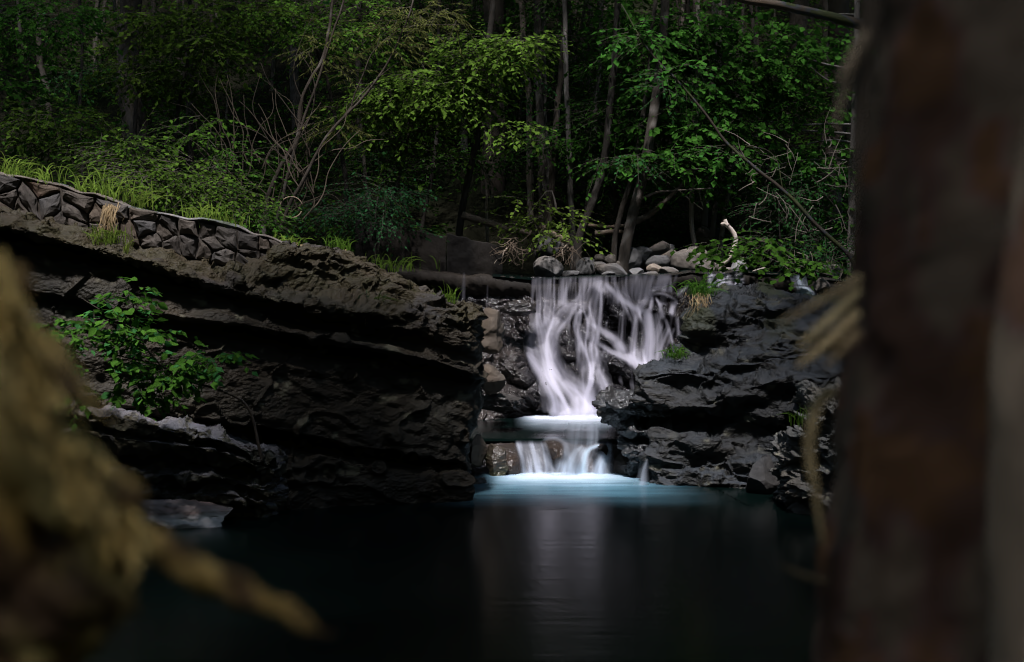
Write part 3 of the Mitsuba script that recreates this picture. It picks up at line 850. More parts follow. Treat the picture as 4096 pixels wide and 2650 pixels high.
def streams_to_density(U_, V_, streams):
    """How dense the white water is at each point of a sheet: every stream is a path of photograph points with half-widths, streaked along its flow."""
    D_, T_ = np.zeros(U_.shape), np.zeros(U_.shape)
    for i, st in enumerate(streams):
        p = np.asarray(st['path'], float)
        w = np.interp(np.linspace(0, 1, len(p)), np.linspace(0, 1, len(np.atleast_1d(st['width']))), np.atleast_1d(st['width']))
        line = smoothline(np.column_stack([p, w]), 90)
        wm = line[:, 2].max() * 1.7 + 6
        box = (U_ > line[:, 0].min() - wm) & (U_ < line[:, 0].max() + wm) & (V_ > line[:, 1].min() - wm) & (V_ < line[:, 1].max() + wm)
        if not box.any():
            continue
        q = np.stack([U_[box], V_[box]], 1)
        if st.get('curtain'):                       # falls straight: the place along the path is the row
            s = np.clip((q[:, 1] - line[0, 1]) / (line[-1, 1] - line[0, 1]), -0.2, 1.2)
            k = np.clip(s * 89, 0, 89)
            cu_, hw = np.interp(k, np.arange(90), line[:, 0]), np.interp(k, np.arange(90), line[:, 2])
            a = (q[:, 0] - cu_) / hw
        else:
            k = cKDTree(line[:, :2]).query(q)[1]
            tn = nrm(np.gradient(line[:, :2], axis=0))[k]
            dv = q - line[k, :2]
            a = (dv[:, 0] * tn[:, 1] - dv[:, 1] * tn[:, 0]) / line[k, 2]
            al = (dv * tn).sum(1)
            s = k / 89.0 + np.where((k == 0) | (k == 89), al / 60.0, 0)
        f = st.get('streak', 10)
        z = np.zeros_like(a)
        a = a + (vnoise(np.stack([s * 3.1, z + i * 3.3, z], -1), 77) - 0.5) * st.get('wander', 0.3) * (0 if st.get('curtain') else 1)
        n1, n2, n3, n4 = (vnoise(np.stack([a * f * q_ + i * 13.7, s * r_ * st.get('len', 1.0), z + i], -1), 300 + i * 5 + j) for j, (q_, r_) in enumerate(((0.12, 1.0), (0.3, 1.5), (0.62, 2.0), (1.3, 2.4))))
        m_ = np.clip((0.34 * n1 + 0.3 * n2 + 0.22 * n3 + 0.14 * n4 - 0.5) * 3.6 + 0.42, 0, 1)
        c_ = st.get('contrast', 0.6)
        d = st['density'] * ((1 - c_) + c_ * 1.6 * m_)
        e = st.get('edge', 0.9)
        prof_ = sstep(0, 1, (1.12 - np.abs(a) * (0.85 + 0.3 * n1)) / e)
        d = d * prof_ * sstep(-0.02 - st.get('top', 0.1), st.get('top', 0.1), s) * sstep(0, 1, (1 + 0.35 * st.get('bottom', 0.15) - s) / max(st.get('bottom', 0.15), 1e-3) * (0.7 + 0.6 * n2))
        d = np.clip(d * st.get('gain', 1.0), 0, 0.97)
        T_[box] = np.maximum(T_[box], d * st.get('blue', 0))
        D_[box] = 1 - (1 - D_[box]) * (1 - d)
    return np.clip(D_, 0, 0.97), T_


def fall(key, label, u0, u1, v0, v1, step, streams, surf, off=0.06, tint=0.0, smooth_=(5, 4), Ymax=None, thin=None, threads=()):
    """A waterfall: one silky sheet lying over the rock, thrown clear of it where the rock falls away."""
    us_, vs_ = np.arange(u0, u1 + step, step), np.arange(v0, v1 + step, step)
    U_, V_ = np.meshgrid(us_, vs_)
    Yv = surf(U_, V_)
    Yv = gaussian_filter(Yv, smooth_)
    if Ymax is not None:
        Yv = np.minimum(Yv, Ymax)
    drop = 0.0042 * step                            # thrown water keeps moving towards the viewer as it falls
    for r in range(1, len(vs_)):
        Yv[r] = np.minimum(Yv[r], Yv[r - 1] - drop * 0.25)
    Yv = gaussian_filter(Yv, (3, 3)) - off
    D_, T_ = streams_to_density(U_, V_, streams)
    if threads:
        q_ = streams_to_density(U_, V_, threads)[0]
        for b in BLOCKS:                            # the proud blocks part the thin water and stay black
            q_ = q_ * (1 - 0.9 * np.clip(rot_bump(U_, V_, *b, 1.0) * 1.6, 0, 1))
        D_ = 1 - (1 - D_) * (1 - q_)
    D_ = gaussian_filter(D_, (1.6, 0.9))
    D_ = D_ * thin(V_) if thin else D_
    g_ = P(U_, V_, Yv)
    f = gridfaces(len(vs_), len(us_))
    f = f[D_.ravel()[f].max(1) > 0.012]
    used = np.unique(f)
    back = np.full(g_.size // 3, -1)
    back[used] = np.arange(len(used))
    mm = MB()
    white, blue_ = np.array((0.86, 0.85, 0.92)), np.array((0.62, 0.76, 0.86))
    tt = np.clip(tint + T_, 0, 1).ravel()[used]
    mm.add(g_.reshape(-1, 3)[used], back[f], white + (blue_ - white) * tt[:, None], np.stack([D_.ravel()[used]] * 2, 1))
    mm.put(key, 'falling_water', smooth=True, uv=True)
    tag(key, label, 'waterfall')


S = cascade_face
_rw = np.random.RandomState(9)
BLOCKS = [(2264, 1385, 100, 44, 72), (2250, 1255, 40, 34, 40), (2450, 1250, 130, 48, 45), (2490, 1330, 70, 60, 30), (2432, 1362, 70, 30, 35), (2478, 1475, 100, 40, 30), (2655, 1190, 66, 26, 8), (2280, 1480, 80, 40, 70), (2640, 1245, 40, 26, 10), (2560, 1340, 24, 70, 0), (2690, 1290, 60, 30, 8), (2450, 1540, 90, 30, 30)]
THREADS = []                                        # fine threads that run down from the lip and bend round the blocks
for i in range(130):
    u_, v_ = _rw.uniform(2140, 2700), _rw.choice([1112, 1150, 1230, 1310, 1400], p=[0.45, 0.15, 0.15, 0.15, 0.1])
    if u_ > 2500 and v_ > 1300:
        continue
    end = 1660 - max(0, u_ - 2330) * _rw.uniform(0.35, 0.75)
    p_, du_ = [], 0.0
    while v_ < end:
        p_.append((u_, v_))
        sl = (float(S(np.array([u_ + 7.0]), np.array([v_ + 6.0]))[0]) - float(S(np.array([u_ - 7.0]), np.array([v_ + 6.0]))[0])) / 14
        bias = 0.35 * float(sstep(1330, 1560, v_)) * (u_ < 2300) - 0.1 * (1200 < v_ < 1320) * (u_ < 2330)
        du_ = 0.6 * du_ + 0.4 * (np.clip(sl * 110, -0.45, 0.45) + bias)
        u_, v_ = u_ + du_ * 8, v_ + 8
    if len(p_) > 8:
        w_ = _rw.uniform(2.5, 8)
        THREADS.append(dict(path=p_[::3] if len(p_) > 12 else p_, width=[w_ * 0.6, w_, w_ * 1.3, w_ * 1.7], density=_rw.uniform(0.08, 0.26), streak=2.5, contrast=0.5, wander=0.3, bottom=0.3, top=0.06))
CURTAIN = [
    # curtain over the lip
    dict(path=[(2196, 1119), (2192, 1180), (2184, 1250), (2176, 1330)], width=[66, 66, 62, 58], density=0.36, streak=13, contrast=0.95, top=0.03, edge=0.25, curtain=1, bottom=0.4),
    dict(path=[(2322, 1113), (2316, 1160), (2304, 1236)], width=[74, 76, 74], density=0.36, streak=16, contrast=0.95, top=0.04, edge=0.3, curtain=1, bottom=0.4),
    dict(path=[(2450, 1108), (2448, 1150), (2444, 1232)], width=[74, 72, 68], density=0.27, streak=16, contrast=1.0, top=0.04, edge=0.3, curtain=1, bottom=0.5),
    dict(path=[(2612, 1102), (2602, 1150), (2588, 1222)], width=[92, 90, 84], density=0.3, streak=19, contrast=1.0, top=0.04, edge=0.2, curtain=1, bottom=0.5),
]
fall('waterfall', 'broad silky white upper waterfall fanning over black rock below the weir', 2060, 2840, 1098, 1704, 1.9, [
    # from the middle of the lip down to the left lobe
    dict(path=[(2316, 1180), (2290, 1212), (2250, 1240), (2212, 1280), (2190, 1350)], width=[20, 34, 42, 46, 50], density=0.4, streak=10, contrast=0.8),
    dict(path=[(2310, 1215), (2286, 1250), (2262, 1282), (2226, 1330), (2212, 1390)], width=[8, 14, 18, 18, 18], density=0.45, streak=4, contrast=0.5),
    # the left lobe and chute
    dict(path=[(2142, 1292), (2150, 1340), (2160, 1400), (2190, 1470), (2240, 1540), (2300, 1600), (2330, 1668)], width=[34, 66, 72, 68, 74, 94, 110], density=0.46, streak=13, contrast=0.75, bottom=0.03, top=0.12, len=2),
    dict(path=[(2180, 1320), (2194, 1380), (2208, 1440), (2242, 1505), (2300, 1572), (2352, 1650)], width=[30, 36, 40, 46, 58, 72], density=0.42, streak=9, contrast=0.7, bottom=0.03, len=2),
    dict(path=[(2110, 1412), (2138, 1452), (2184, 1510), (2222, 1580), (2240, 1660)], width=[10, 26, 34, 40, 44], density=0.5, streak=8, contrast=0.55, bottom=0.05, len=2),
    dict(path=[(2250, 1530), (2300, 1580), (2360, 1640), (2400, 1668)], width=[24, 36, 44, 44], density=0.5, streak=9, contrast=0.5, bottom=0.05, len=2),
    dict(path=[(2158, 1545), (2172, 1590), (2190, 1650)], width=[7, 12, 18], density=0.25, streak=5, contrast=0.8),
    dict(path=[(2210, 1625), (2280, 1655), (2380, 1660)], width=[40, 46, 36], density=0.5, streak=5, contrast=0.3, bottom=0.05),
    # strands down the middle
    dict(path=[(2398, 1120), (2384, 1180), (2370, 1225), (2362, 1300), (2360, 1360)], width=[18, 24, 28, 28, 24], density=0.52, streak=8, contrast=0.5),
    dict(path=[(2405, 1160), (2402, 1240), (2394, 1310), (2386, 1380)], width=[8, 9, 10, 13], density=0.6, streak=3, contrast=0.3),
    dict(path=[(2330, 1240), (2312, 1262), (2302, 1305)], width=[10, 12, 11], density=0.42, streak=4, contrast=0.5),
    dict(path=[(2300, 1296), (2318, 1318), (2324, 1400), (2330, 1490)], width=[14, 22, 26, 26], density=0.34, streak=9, contrast=0.7, len=2),
    dict(path=[(2368, 1340), (2376, 1400), (2384, 1450), (2394, 1500)], width=[22, 26, 24, 18], density=0.34, streak=8, contrast=0.65, len=2),
    dict(path=[(2334, 1446), (2340, 1500), (2348, 1560), (2360, 1640)], width=[20, 32, 38, 44], density=0.36, streak=10, contrast=0.65, bottom=0.3),
    dict(path=[(2388, 1480), (2408, 1525), (2424, 1570), (2438, 1640)], width=[16, 28, 32, 32], density=0.38, streak=10, contrast=0.7, bottom=0.35),
    dict(path=[(2350, 1390), (2400, 1440), (2420, 1500), (2430, 1560)], width=[40, 44, 40, 30], density=0.08, streak=10, contrast=0.9),
    # the stream right of the black ridge, and its column
    dict(path=[(2424, 1136), (2465, 1180), (2515, 1219), (2572, 1250)], width=[12, 16, 17, 20], density=0.62, streak=5, contrast=0.5, bottom=0.05),
    dict(path=[(2586, 1240), (2594, 1300), (2596, 1370), (2594, 1455), (2588, 1530)], width=[22, 30, 34, 38, 40], density=0.74, streak=9, contrast=0.5, bottom=0.08),
    dict(path=[(2620, 1258), (2632, 1340), (2634, 1420), (2628, 1500)], width=[18, 26, 30, 32], density=0.3, streak=10, contrast=0.85),
    dict(path=[(2546, 1258), (2540, 1320), (2534, 1390), (2530, 1460)], width=[9, 15, 20, 24], density=0.48, streak=6, contrast=0.6, bottom=0.35),
    dict(path=[(2492, 1246), (2488, 1300), (2482, 1370)], width=[14, 18, 20], density=0.16, streak=7, contrast=0.9, bottom=0.4),
    # diagonals in the middle right
    dict(path=[(2366, 1298), (2415, 1326), (2460, 1360), (2496, 1410)], width=[12, 18, 26, 34], density=0.4, streak=6, contrast=0.5),
    dict(path=[(2396, 1378), (2445, 1407), (2510, 1436), (2560, 1475), (2584, 1520)], width=[9, 13, 18, 26, 34], density=0.55, streak=6, contrast=0.45, bottom=0.05),
    dict(path=[(2470, 1372), (2500, 1420), (2535, 1442), (2580, 1470)], width=[26, 24, 20, 18], density=0.4, streak=7, contrast=0.5),
    # rivulets over the slabs on the right
    dict(path=[(2614, 1160), (2590, 1190), (2560, 1236)], width=[8, 11, 15], density=0.6, streak=4, contrast=0.5),
    dict(path=[(2598, 1168), (2608, 1200), (2600, 1246)], width=[7, 9, 12], density=0.45, streak=4, contrast=0.5),
    dict(path=[(2624, 1194), (2640, 1225), (2650, 1275)], width=[5, 9, 12], density=0.6, streak=4, contrast=0.5),
    dict(path=[(2706, 1204), (2694, 1225), (2682, 1256)], width=[8, 12, 14], density=0.55, streak=5, contrast=0.5),
    dict(path=[(2662, 1280), (2676, 1320), (2688, 1378)], width=[6, 10, 13], density=0.46, streak=4, contrast=0.6),
    dict(path=[(2720, 1270), (2724, 1310), (2726, 1362)], width=[20, 20, 20], density=0.3, streak=9, contrast=0.9),
    dict(path=[(2756, 1142), (2732, 1163), (2708, 1184)], width=[7, 9, 13], density=0.42, streak=4, contrast=0.6),
    dict(path=[(2780, 1226), (2778, 1262), (2774, 1300)], width=[14, 14, 12], density=0.36, streak=5, contrast=0.7),
    dict(path=[(2608, 1180), (2650, 1176), (2704, 1198)], width=[4, 5, 4], density=0.4, streak=2, contrast=0.5),
], S, 0.06, Ymax=24.36, smooth_=(4, 2), thin=lambda v: np.interp(v, [1100, 1350, 1500, 1660], [0.54, 0.64, 0.84, 0.95]), threads=CURTAIN + THREADS)
flat_ = lambda ys: (lambda u, v: np.interp(v, [v.min(), v.max()], ys))
fall('waterfall_001', 'thin threads of water dripping from the mossy weir ledge, left of the upper fall', 1830, 1970, 1090, 1270, 2, [
    dict(path=[(1856, 1095), (1854, 1140), (1850, 1215)], width=[16, 15, 14], density=0.05, streak=8, contrast=1.0, curtain=1, bottom=0.5),
    dict(path=[(1950, 1140), (1948, 1200), (1946, 1262)], width=[4, 4, 4], density=0.04, streak=2, contrast=0.8, curtain=1, bottom=0.5)], flat_([24.4, 24.36]), 0.0)
fall('waterfall_002', 'short white fall behind the right outcrop, second from the left along the weir', 2800, 3000, 1086, 1200, 1.8, [
    dict(path=[(2903, 1094), (2904, 1125), (2906, 1200)], width=[76, 74, 70], density=0.6, streak=18, contrast=0.75, curtain=1, edge=0.25, top=0.05, bottom=0.02),
    dict(path=[(2892, 1120), (2880, 1150), (2876, 1200)], width=[14, 50, 70], density=0.75, streak=6, contrast=0.35, bottom=0.02)], flat_([24.32, 23.6]), 0.0)
fall('waterfall_003', 'small bluish fall at the far right end of the weir beside the trunk', 3140, 3300, 1100, 1240, 1.8, [
    dict(path=[(3192, 1108), (3200, 1140), (3214, 1180), (3226, 1230)], width=[30, 30, 34, 36], density=0.36, streak=10, contrast=0.8, curtain=1, bottom=0.02, edge=0.6),
    dict(path=[(3214, 1146), (3244, 1180), (3270, 1215)], width=[10, 17, 24], density=0.5, streak=5, contrast=0.6)], flat_([24.3, 23.7]), 0.0, 0.7)
S2 = sill_Y
fall('waterfall_004', 'wide bluish lower fall dropping from the plunge pool into the foam', 2040, 2500, 1690, 1930, 1.9, [
    dict(path=[(2124, 1774), (2132, 1800), (2144, 1850), (2154, 1930)], width=[64, 64, 62, 66], density=0.56, streak=16, contrast=0.7, top=0.06, bottom=0.02, curtain=1, edge=0.3),
    dict(path=[(2352, 1700), (2350, 1740), (2345, 1790), (2325, 1850), (2310, 1930)], width=[86, 92, 90, 86, 84], density=0.2, streak=22, contrast=0.6, top=0.3, bottom=0.02, blue=1, edge=0.7, curtain=1),
    dict(path=[(2336, 1790), (2318, 1820), (2305, 1870), (2300, 1930)], width=[22, 40, 50, 58], density=0.5, streak=9, contrast=0.5, bottom=0.02, blue=0.5),
    dict(path=[(2414, 1784), (2380, 1787), (2350, 1806), (2336, 1850), (2330, 1925)], width=[7, 10, 13, 18, 26], density=0.6, streak=3, contrast=0.4, bottom=0.02, blue=0.8),
    dict(path=[(2436, 1776), (2424, 1815), (2412, 1860), (2404, 1935)], width=[14, 28, 42, 54], density=0.72, streak=8, contrast=0.4, bottom=0.02, blue=0.3),
    dict(path=[(2246, 1850), (2242, 1890), (2236, 1930)], width=[30, 42, 52], density=0.5, streak=9, contrast=0.5, top=0.3, bottom=0.02, blue=0.5),
    dict(path=[(2176, 1758), (2215, 1753), (2255, 1770), (2268, 1810), (2272, 1880)], width=[5, 8, 12, 16, 22], density=0.3, streak=4, contrast=0.5, blue=0.8)], S2, 0.07, 0.45, Ymax=20.98)
fall('waterfall_005', 'narrow blue-white spill squeezed under the wet rock block at right', 2500, 2640, 1830, 1965, 1.9, [
    dict(path=[(2586, 1842), (2578, 1870), (2570, 1905), (2558, 1965)], width=[8, 17, 26, 36], density=0.32, streak=7, contrast=0.7, bottom=0.02, edge=1.3)], flat_([19.66, 19.46]), 0.0, 0.5)
# ------------------------------------------------------------------ dry-stone wall on the left outcrop
wu = np.array([-1200, -400, 0, 175, 351, 485, 701, 906, 1052, 1130])
wt = np.array([500, 630, 699, 731, 781, 816, 863, 907, 945, 972])
wb_ = np.array([640, 768, 835, 878, 924, 955, 1004, 1042, 1086, 1106])
wY = np.interp(wu, [-1600, 0, 300, 600, 900, 1200], [16.4, 17.0, 17.1, 17.3, 17.5, 17.9]) + 0.45
base_l, top_l = P(wu, wb_ + 16, wY), P(wu, wt, wY + 0.02)
wl = np.concatenate([[0], np.cumsum(np.linalg.norm(np.diff(base_l, axis=0), axis=1))])
wlen = wl[-1]


def wall_pt(s, t, out):
    s, t, out = np.broadcast_arrays(np.asarray(s, float), np.asarray(t, float), np.asarray(out, float))
    b = np.stack([np.interp(s, wl, base_l[:, k]) for k in range(3)], -1)
    tp = np.stack([np.interp(s, wl, top_l[:, k]) for k in range(3)], -1)
    return b + (tp - b) * t[..., None] + np.array([0.05, -1, 0.05]) * out[..., None]


rng = np.random.RandomState(5)
hgt = 0.33
pts = []
for r, (tt, step) in enumerate(((0.16, 0.2), (0.45, 0.235), (0.78, 0.21))):
    s = rng.uniform(0, 0.1)
    while s < wlen:
        pts.append((s, np.clip((tt + rng.uniform(-0.1, 0.1)) * hgt, 0.02, hgt - 0.02)))
        s += step * rng.uniform(0.45, 1.9)
pts = np.array(pts)
big = np.vstack([pts, pts * [1, -1], pts * [1, -1] + [0, 2 * hgt], [[-3, 0.1], [wlen + 3, 0.1]]])
vor = Voronoi(big)
for k in range(len(pts)):
    reg = vor.regions[vor.point_region[k]]
    if -1 in reg:
        continue
    poly = Polygon(vor.vertices[reg]).intersection(sbox(0, 0, wlen, hgt - 0.004)).buffer(-0.0025)
    if poly.is_empty or poly.area < 0.0012:
        continue
    q = np.array(poly.simplify(0.008).exterior.coords)[:-1]
    if len(q) < 7:                                   # more corners, so that outlines are broken
        mid = 0.5 * (q + np.roll(q, -1, axis=0)) + rng.normal(0, 0.006, q.shape)
        q = np.stack([q, mid], 1).reshape(-1, 2)
    n, cen = len(q), q.mean(0)
    pr = rng.uniform(0.025, 0.085)
    tx, tz = rng.uniform(-0.22, 0.22, 2)
    dep = lambda a: pr + (a - cen) @ np.array([tx, tz])
    q1, q2 = cen + (q - cen) * 0.93, cen + (q - cen) * rng.uniform(0.5, 0.78, (n, 1))
    v = np.vstack([wall_pt(q[:, 0], q[:, 1] / hgt, -0.06), wall_pt(q1[:, 0], q1[:, 1] / hgt, dep(q1) * 0.55 + rng.normal(0, 0.004, n)),
                   wall_pt(q2[:, 0], q2[:, 1] / hgt, dep(q2) + rng.normal(0, 0.006, n)), wall_pt(cen[:1], cen[1:] / hgt, pr * 1.1 + rng.normal(0, 0.006))])
    i = np.arange(n)
    j = (i + 1) % n
    f = np.vstack([np.stack([i, j, j + n], 1), np.stack([i, j + n, i + n], 1), np.stack([i + n, j + n, j + 2 * n], 1), np.stack([i + n, j + 2 * n, i + 2 * n], 1), np.stack([i + 2 * n, j + 2 * n, i * 0 + 3 * n], 1)])
    tone = rng.uniform(0.75, 1.15)
    c = np.array((0.058, 0.048, 0.044)) * tone * lerp((1.12, 0.97, 0.88), (0.92, 1, 1.08), rng.uniform())
    sm_ = trimesh.Trimesh(v, f, process=False).subdivide()
    v, f = np.array(sm_.vertices), np.array(sm_.faces)
    v = v + np.array([0.1, -1, 0.1]) * ((fbm(v * 16, 3, 60) - 0.5) * 0.05)[:, None] + (fbm(v * 9 + 5, 2, 61) - 0.5)[:, None] * np.array([0.03, 0, 0.03])
    cc = rock_colour(v[None], c, 500 + k, N=np.zeros((1, len(v), 3)), moss=0.45, var=0.5)[0]
    mm = MB()
    mm.add(v, f, cc)
    mm.put('stone_wall__' + numbered('stone'), 'dry_stone', smooth=False)
s, t = np.meshgrid(np.linspace(0, wlen, 260), np.array([0, 0.3, 0.6, 0.9, 0.985]))
g = wall_pt(s, t, 0.0 + 0.05 * (fbm(np.stack([s * 8, t * 3, s * 0], -1), 3, 3) - 0.5))
m = MB()
m.add(g.reshape(-1, 3), gridfaces(5, 260), rock_colour(g, (0.045, 0.039, 0.03), 15, moss=0.6).reshape(-1, 3))
m.put('stone_wall__mortar', 'dry_stone', smooth=True)
prof = np.array([(0.96, -0.03), (0.985, 0.012), (1.0, 0.03), (1.035, 0.01), (1.06, -0.04), (1.075, -0.2), (1.04, -0.4), (0.6, -0.42)])
s = np.linspace(0, wlen, 320)
g = np.stack([wall_pt(s, np.full_like(s, a) + (0.14 * (vnoise(np.stack([s * 6, s * 0, s * 0], -1), 9) - 0.5) if 0 < i < 7 else 0), b + (0.1 * (vnoise(np.stack([s * 9, s * 0 + i * 0.4, s * 0], -1), 8) - 0.5))) for i, (a, b) in enumerate(prof)])
m = MB()
m.add(g.reshape(-1, 3), gridfaces(len(prof), 320), rock_colour(g, (0.15, 0.135, 0.125), 16, moss=0.6, lichen=1.0, var=0.9).reshape(-1, 3))
m.put('stone_wall__coping', 'dry_stone', smooth=True)
tag('stone_wall', 'low wall of rough brown stones with pale mortar top, sloping down the left outcrop', 'wall')
tag('stone_wall__coping', 'pale worn mortar top')

# ------------------------------------------------------------------ trees
TOPZ = lambda Yd: P(2048, 0, Yd)[2] + 0.5


def wpath(pts, Yd):
    p = np.asarray(pts, float)
    Y_ = np.broadcast_to(np.asarray(Yd, float), (len(p),)) if np.ndim(Yd) == 0 else np.interp(np.linspace(0, 1, len(p)), np.linspace(0, 1, len(Yd)), Yd)
    return P(p[:, 0], p[:, 1], Y_)


def bark_colour(v, base, seed, spots=0.0, mossy=0.0):
    n = fbm(v * np.array([5, 5, 9.0]), 4, seed)
    c = np.asarray(base) * (0.5 + n)[..., None]
    if spots:
        c = lerp(c, (0.32, 0.31, 0.27), sstep(0.6, 0.68, fbm(v * np.array([9, 9, 13.0]), 3, seed + 1)) * spots)
        c = lerp(c, np.asarray(base) * 0.35, sstep(0.63, 0.7, fbm(v * np.array([7, 7, 30.0]), 3, seed + 4)) * spots)
    if mossy:
        c = lerp(c, (0.05, 0.055, 0.015), sstep(0.4, 0.6, fbm(v * 4, 3, seed + 2)) * mossy)
    return c


def add_limb(mb, path, r0, r1, base, seed, sides=8, rough=0.1, n=None, spots=0.3, mossy=0.0, wob=0.0):
    L = np.linalg.norm(np.diff(path, axis=0), axis=1).sum()
    n = n or int(np.clip(L / 0.07, 6, 120))
    q = smoothline(path, n)
    if wob:
        k = np.linspace(0, 1, n)
        q = q + wob * (np.stack([fbm(np.stack([k * L * 1.4, k * 0, k * 0 + j * 7.7], -1), 3, seed + j) for j in range(3)], 1) - 0.5) * sstep(0, 0.1, k)[:, None]
    t = np.linspace(0, 1, n)
    v, f = tube(q, r0 + (r1 - r0) * t**0.9, sides, rough, seed)
    mb.add(v, f, bark_colour(v, base, seed, spots, mossy))
    return q


PALE, DARK, BROWN = (0.1, 0.09, 0.07), (0.03, 0.026, 0.022), (0.055, 0.045, 0.035)


def blob_sprays(rng, blobs, origin_xy=None, L=(0.3, 0.6)):
    """Origins, directions, lengths for sprays in flattened clumps. blobs: (u, v, Y, ru, rv, rY, n)."""
    O, D, Ls = [], [], []
    for (u, v, Yd, ru, rv, rY, n) in blobs:
        n = int(n)
        c, k = P(u, v, Yd), PX(Yd)
        w = rng.normal(size=(n, 3))
        w = nrm(w) * (rng.uniform(0.05, 1, (n, 1))**0.45)
        # uneven clumps: keep where a noise is high
        q = c + w * np.array([ru * k, rY, rv * k])
        keep = fbm(q * np.array([2.2, 2.2, 5.0]), 3, 19) > 0.43
        q, w = q[keep], w[keep]
        d = nrm(w * np.array([1, 0.7, 0.25]) + rng.normal(0, 0.45, q.shape) * np.array([1, 1, 0.35]) + np.array([0, -0.1, -0.12]))
        O.append(q)
        D.append(d)
        Ls.append(rng.uniform(*L, len(q)))
    return np.vstack(O), np.vstack(D), np.concatenate(Ls)


def leaf_parts(key, rng, c, d, n, s, base, most=300, **kw):
    """The leaves that show largest become parts of their own; the others one mesh of loose leaves."""
    u, v = UV(c)
    dist = np.linalg.norm(c - CAM, axis=1)
    vd = nrm(c - CAM)
    show = s / dist * (np.abs((nrm(n) * vd).sum(1)) + 0.25)
    show = np.where((u > 0) & (u < 4096) & (v > 0) & (v < 2650), show, 0)
    order = np.argsort(-show)
    big_, rest = order[:most], order[most:]
    protos = []
    for k in range(6):
        mm = MB()
        vv_, ff_ = leaf_mesh(np.zeros((1, 3)), np.array([[1.0, 0, 0]]), np.array([[0, 0, 1.0]]), np.ones(1), detail=2, fold=0.10 + 0.05 * k, droop=0.02 + 0.06 * (k % 3), **kw)
        mm.add(vv_[0], ff_, leaf_tint(rng, 1, base)[0])
        protos.append(mm.shape('leaf', smooth=True))
    for i, j in enumerate(big_):
        x = nrm(d[j])
        y = nrm(np.cross(n[j], x))
        z = np.cross(x, y)
        M = np.eye(4)
        M[:3, 0], M[:3, 1], M[:3, 2], M[:3, 3] = x * s[j], y * s[j], z * s[j], c[j]
        scene[f'{key}__leaf' + (f'_{i:03d}' if i else '')] = {**protos[rng.randint(6)], 'to_world': T(M)}
    mm = MB()
    put_leaves(mm, c[rest], d[rest], n[rest], s[rest], leaf_tint(rng, len(rest), base), **kw)
    mm.put(key + '__foliage', 'leaf')
    tag(key + '__foliage', kind='stuff')


def tree(key, label, cat='tree', trunk=None, Yd=26.0, r=(20, 12), base=BROWN, spots=0.3, mossy=0.0, ztop=None, limbs=(), blobs=(), k=7, size=0.06, col=(0.05, 0.09, 0.02), L=(0.3, 0.6), high=0, group=None, parts=0, aspect=0.62,
         seed=1, sides=10, wob=0.06, twig=True, lean_top=(0, 0), detail=1, flat=0.35):
    rng = np.random.RandomState(seed)
    mb = MB()
    if trunk is not None:
        p = wpath(trunk, Yd)
        r0, r1 = r[0] * PX(np.mean(Yd)) / 2, r[1] * PX(np.mean(Yd)) / 2
        foot = p[0] - nrm(p[1] - p[0]) * 0.12 + np.array([0, 0, -0.35])
        p = np.vstack([foot, p])
        if ztop:
            d = nrm(p[-1] - p[-2])
            d[2] = max(d[2], 0.7)
            e = p[-1] + nrm(d) * (ztop - p[-1][2]) * 0.5
            p = np.vstack([p, e, e + np.array([lean_top[0], lean_top[1], (ztop - p[-1][2]) * 0.5])])
            r1 *= 0.55
        add_limb(mb, p, r0 * 1.15, r1, base, seed, sides, 0.12, None, spots, mossy, wob)
        mb.put(key + '__trunk', 'bark', smooth=True)
    lm = MB()
    for i, lb in enumerate(limbs):
        bm = MB()
        pts, ra, rb = lb[:3]
        Yl = lb[3] if len(lb) > 3 else np.mean(Yd)
        kk = PX(np.mean(Yl)) / 2
        add_limb(bm, wpath(pts, Yl), ra * kk, rb * kk, lb[4] if len(lb) > 4 else base, seed + 50 + i, 6, 0.1, None, spots * 0.6, mossy, wob * 0.8)
        bm.put(key + '__branch' + (f'_{i:03d}' if i else ''), 'bark', smooth=True)
    lmkey = key + '__twigs'
    fm = MB()
    if blobs:
        O, D, Ls = blob_sprays(rng, blobs, L=L)
        c, d, n, s, tw = spray(rng, O, D, Ls, k, size, flat)
        if twig:
            put_twigs(lm, tw, 0.0035)
        if parts:
            leaf_parts(key, rng, c, d, n, s, col, parts, aspect=aspect)
        else:
            put_leaves(fm, c, d, n, s, leaf_tint(rng, len(c), col), aspect=aspect, detail=detail)
    if high and trunk is not None:                  # the crown above the picture
        top = p[-1]
        n_ = high
        O = top + rng.normal(size=(n_, 3)) * np.array([1.5, 1.5, 0.2]) + np.array([0, 0, -1]) * rng.uniform(0, max(0.5, top[2] - TOPZ(np.mean(Yd)) - 0.2), (n_, 1))
        D = nrm(rng.normal(size=(n_, 3)) * np.array([1, 1, 0.3]))
        c, d, n, s, tw = spray(rng, O, D, rng.uniform(0.5, 1.0, n_), 7, 0.17, 0.4)
        put_leaves(fm, c, d, n, s, leaf_tint(rng, len(c), col), detail=0)
    if fm.n:
        fm.put(key + '__crown', 'leaf')
    if lm.n:
        lm.put(lmkey, 'bark', smooth=True)
        tag(lmkey, kind='stuff')
    tag(key, label, cat, group)


GR, GB, GY, GD = (0.03, 0.09, 0.014), (0.02, 0.08, 0.022), (0.06, 0.14, 0.014), (0.018, 0.056, 0.01)

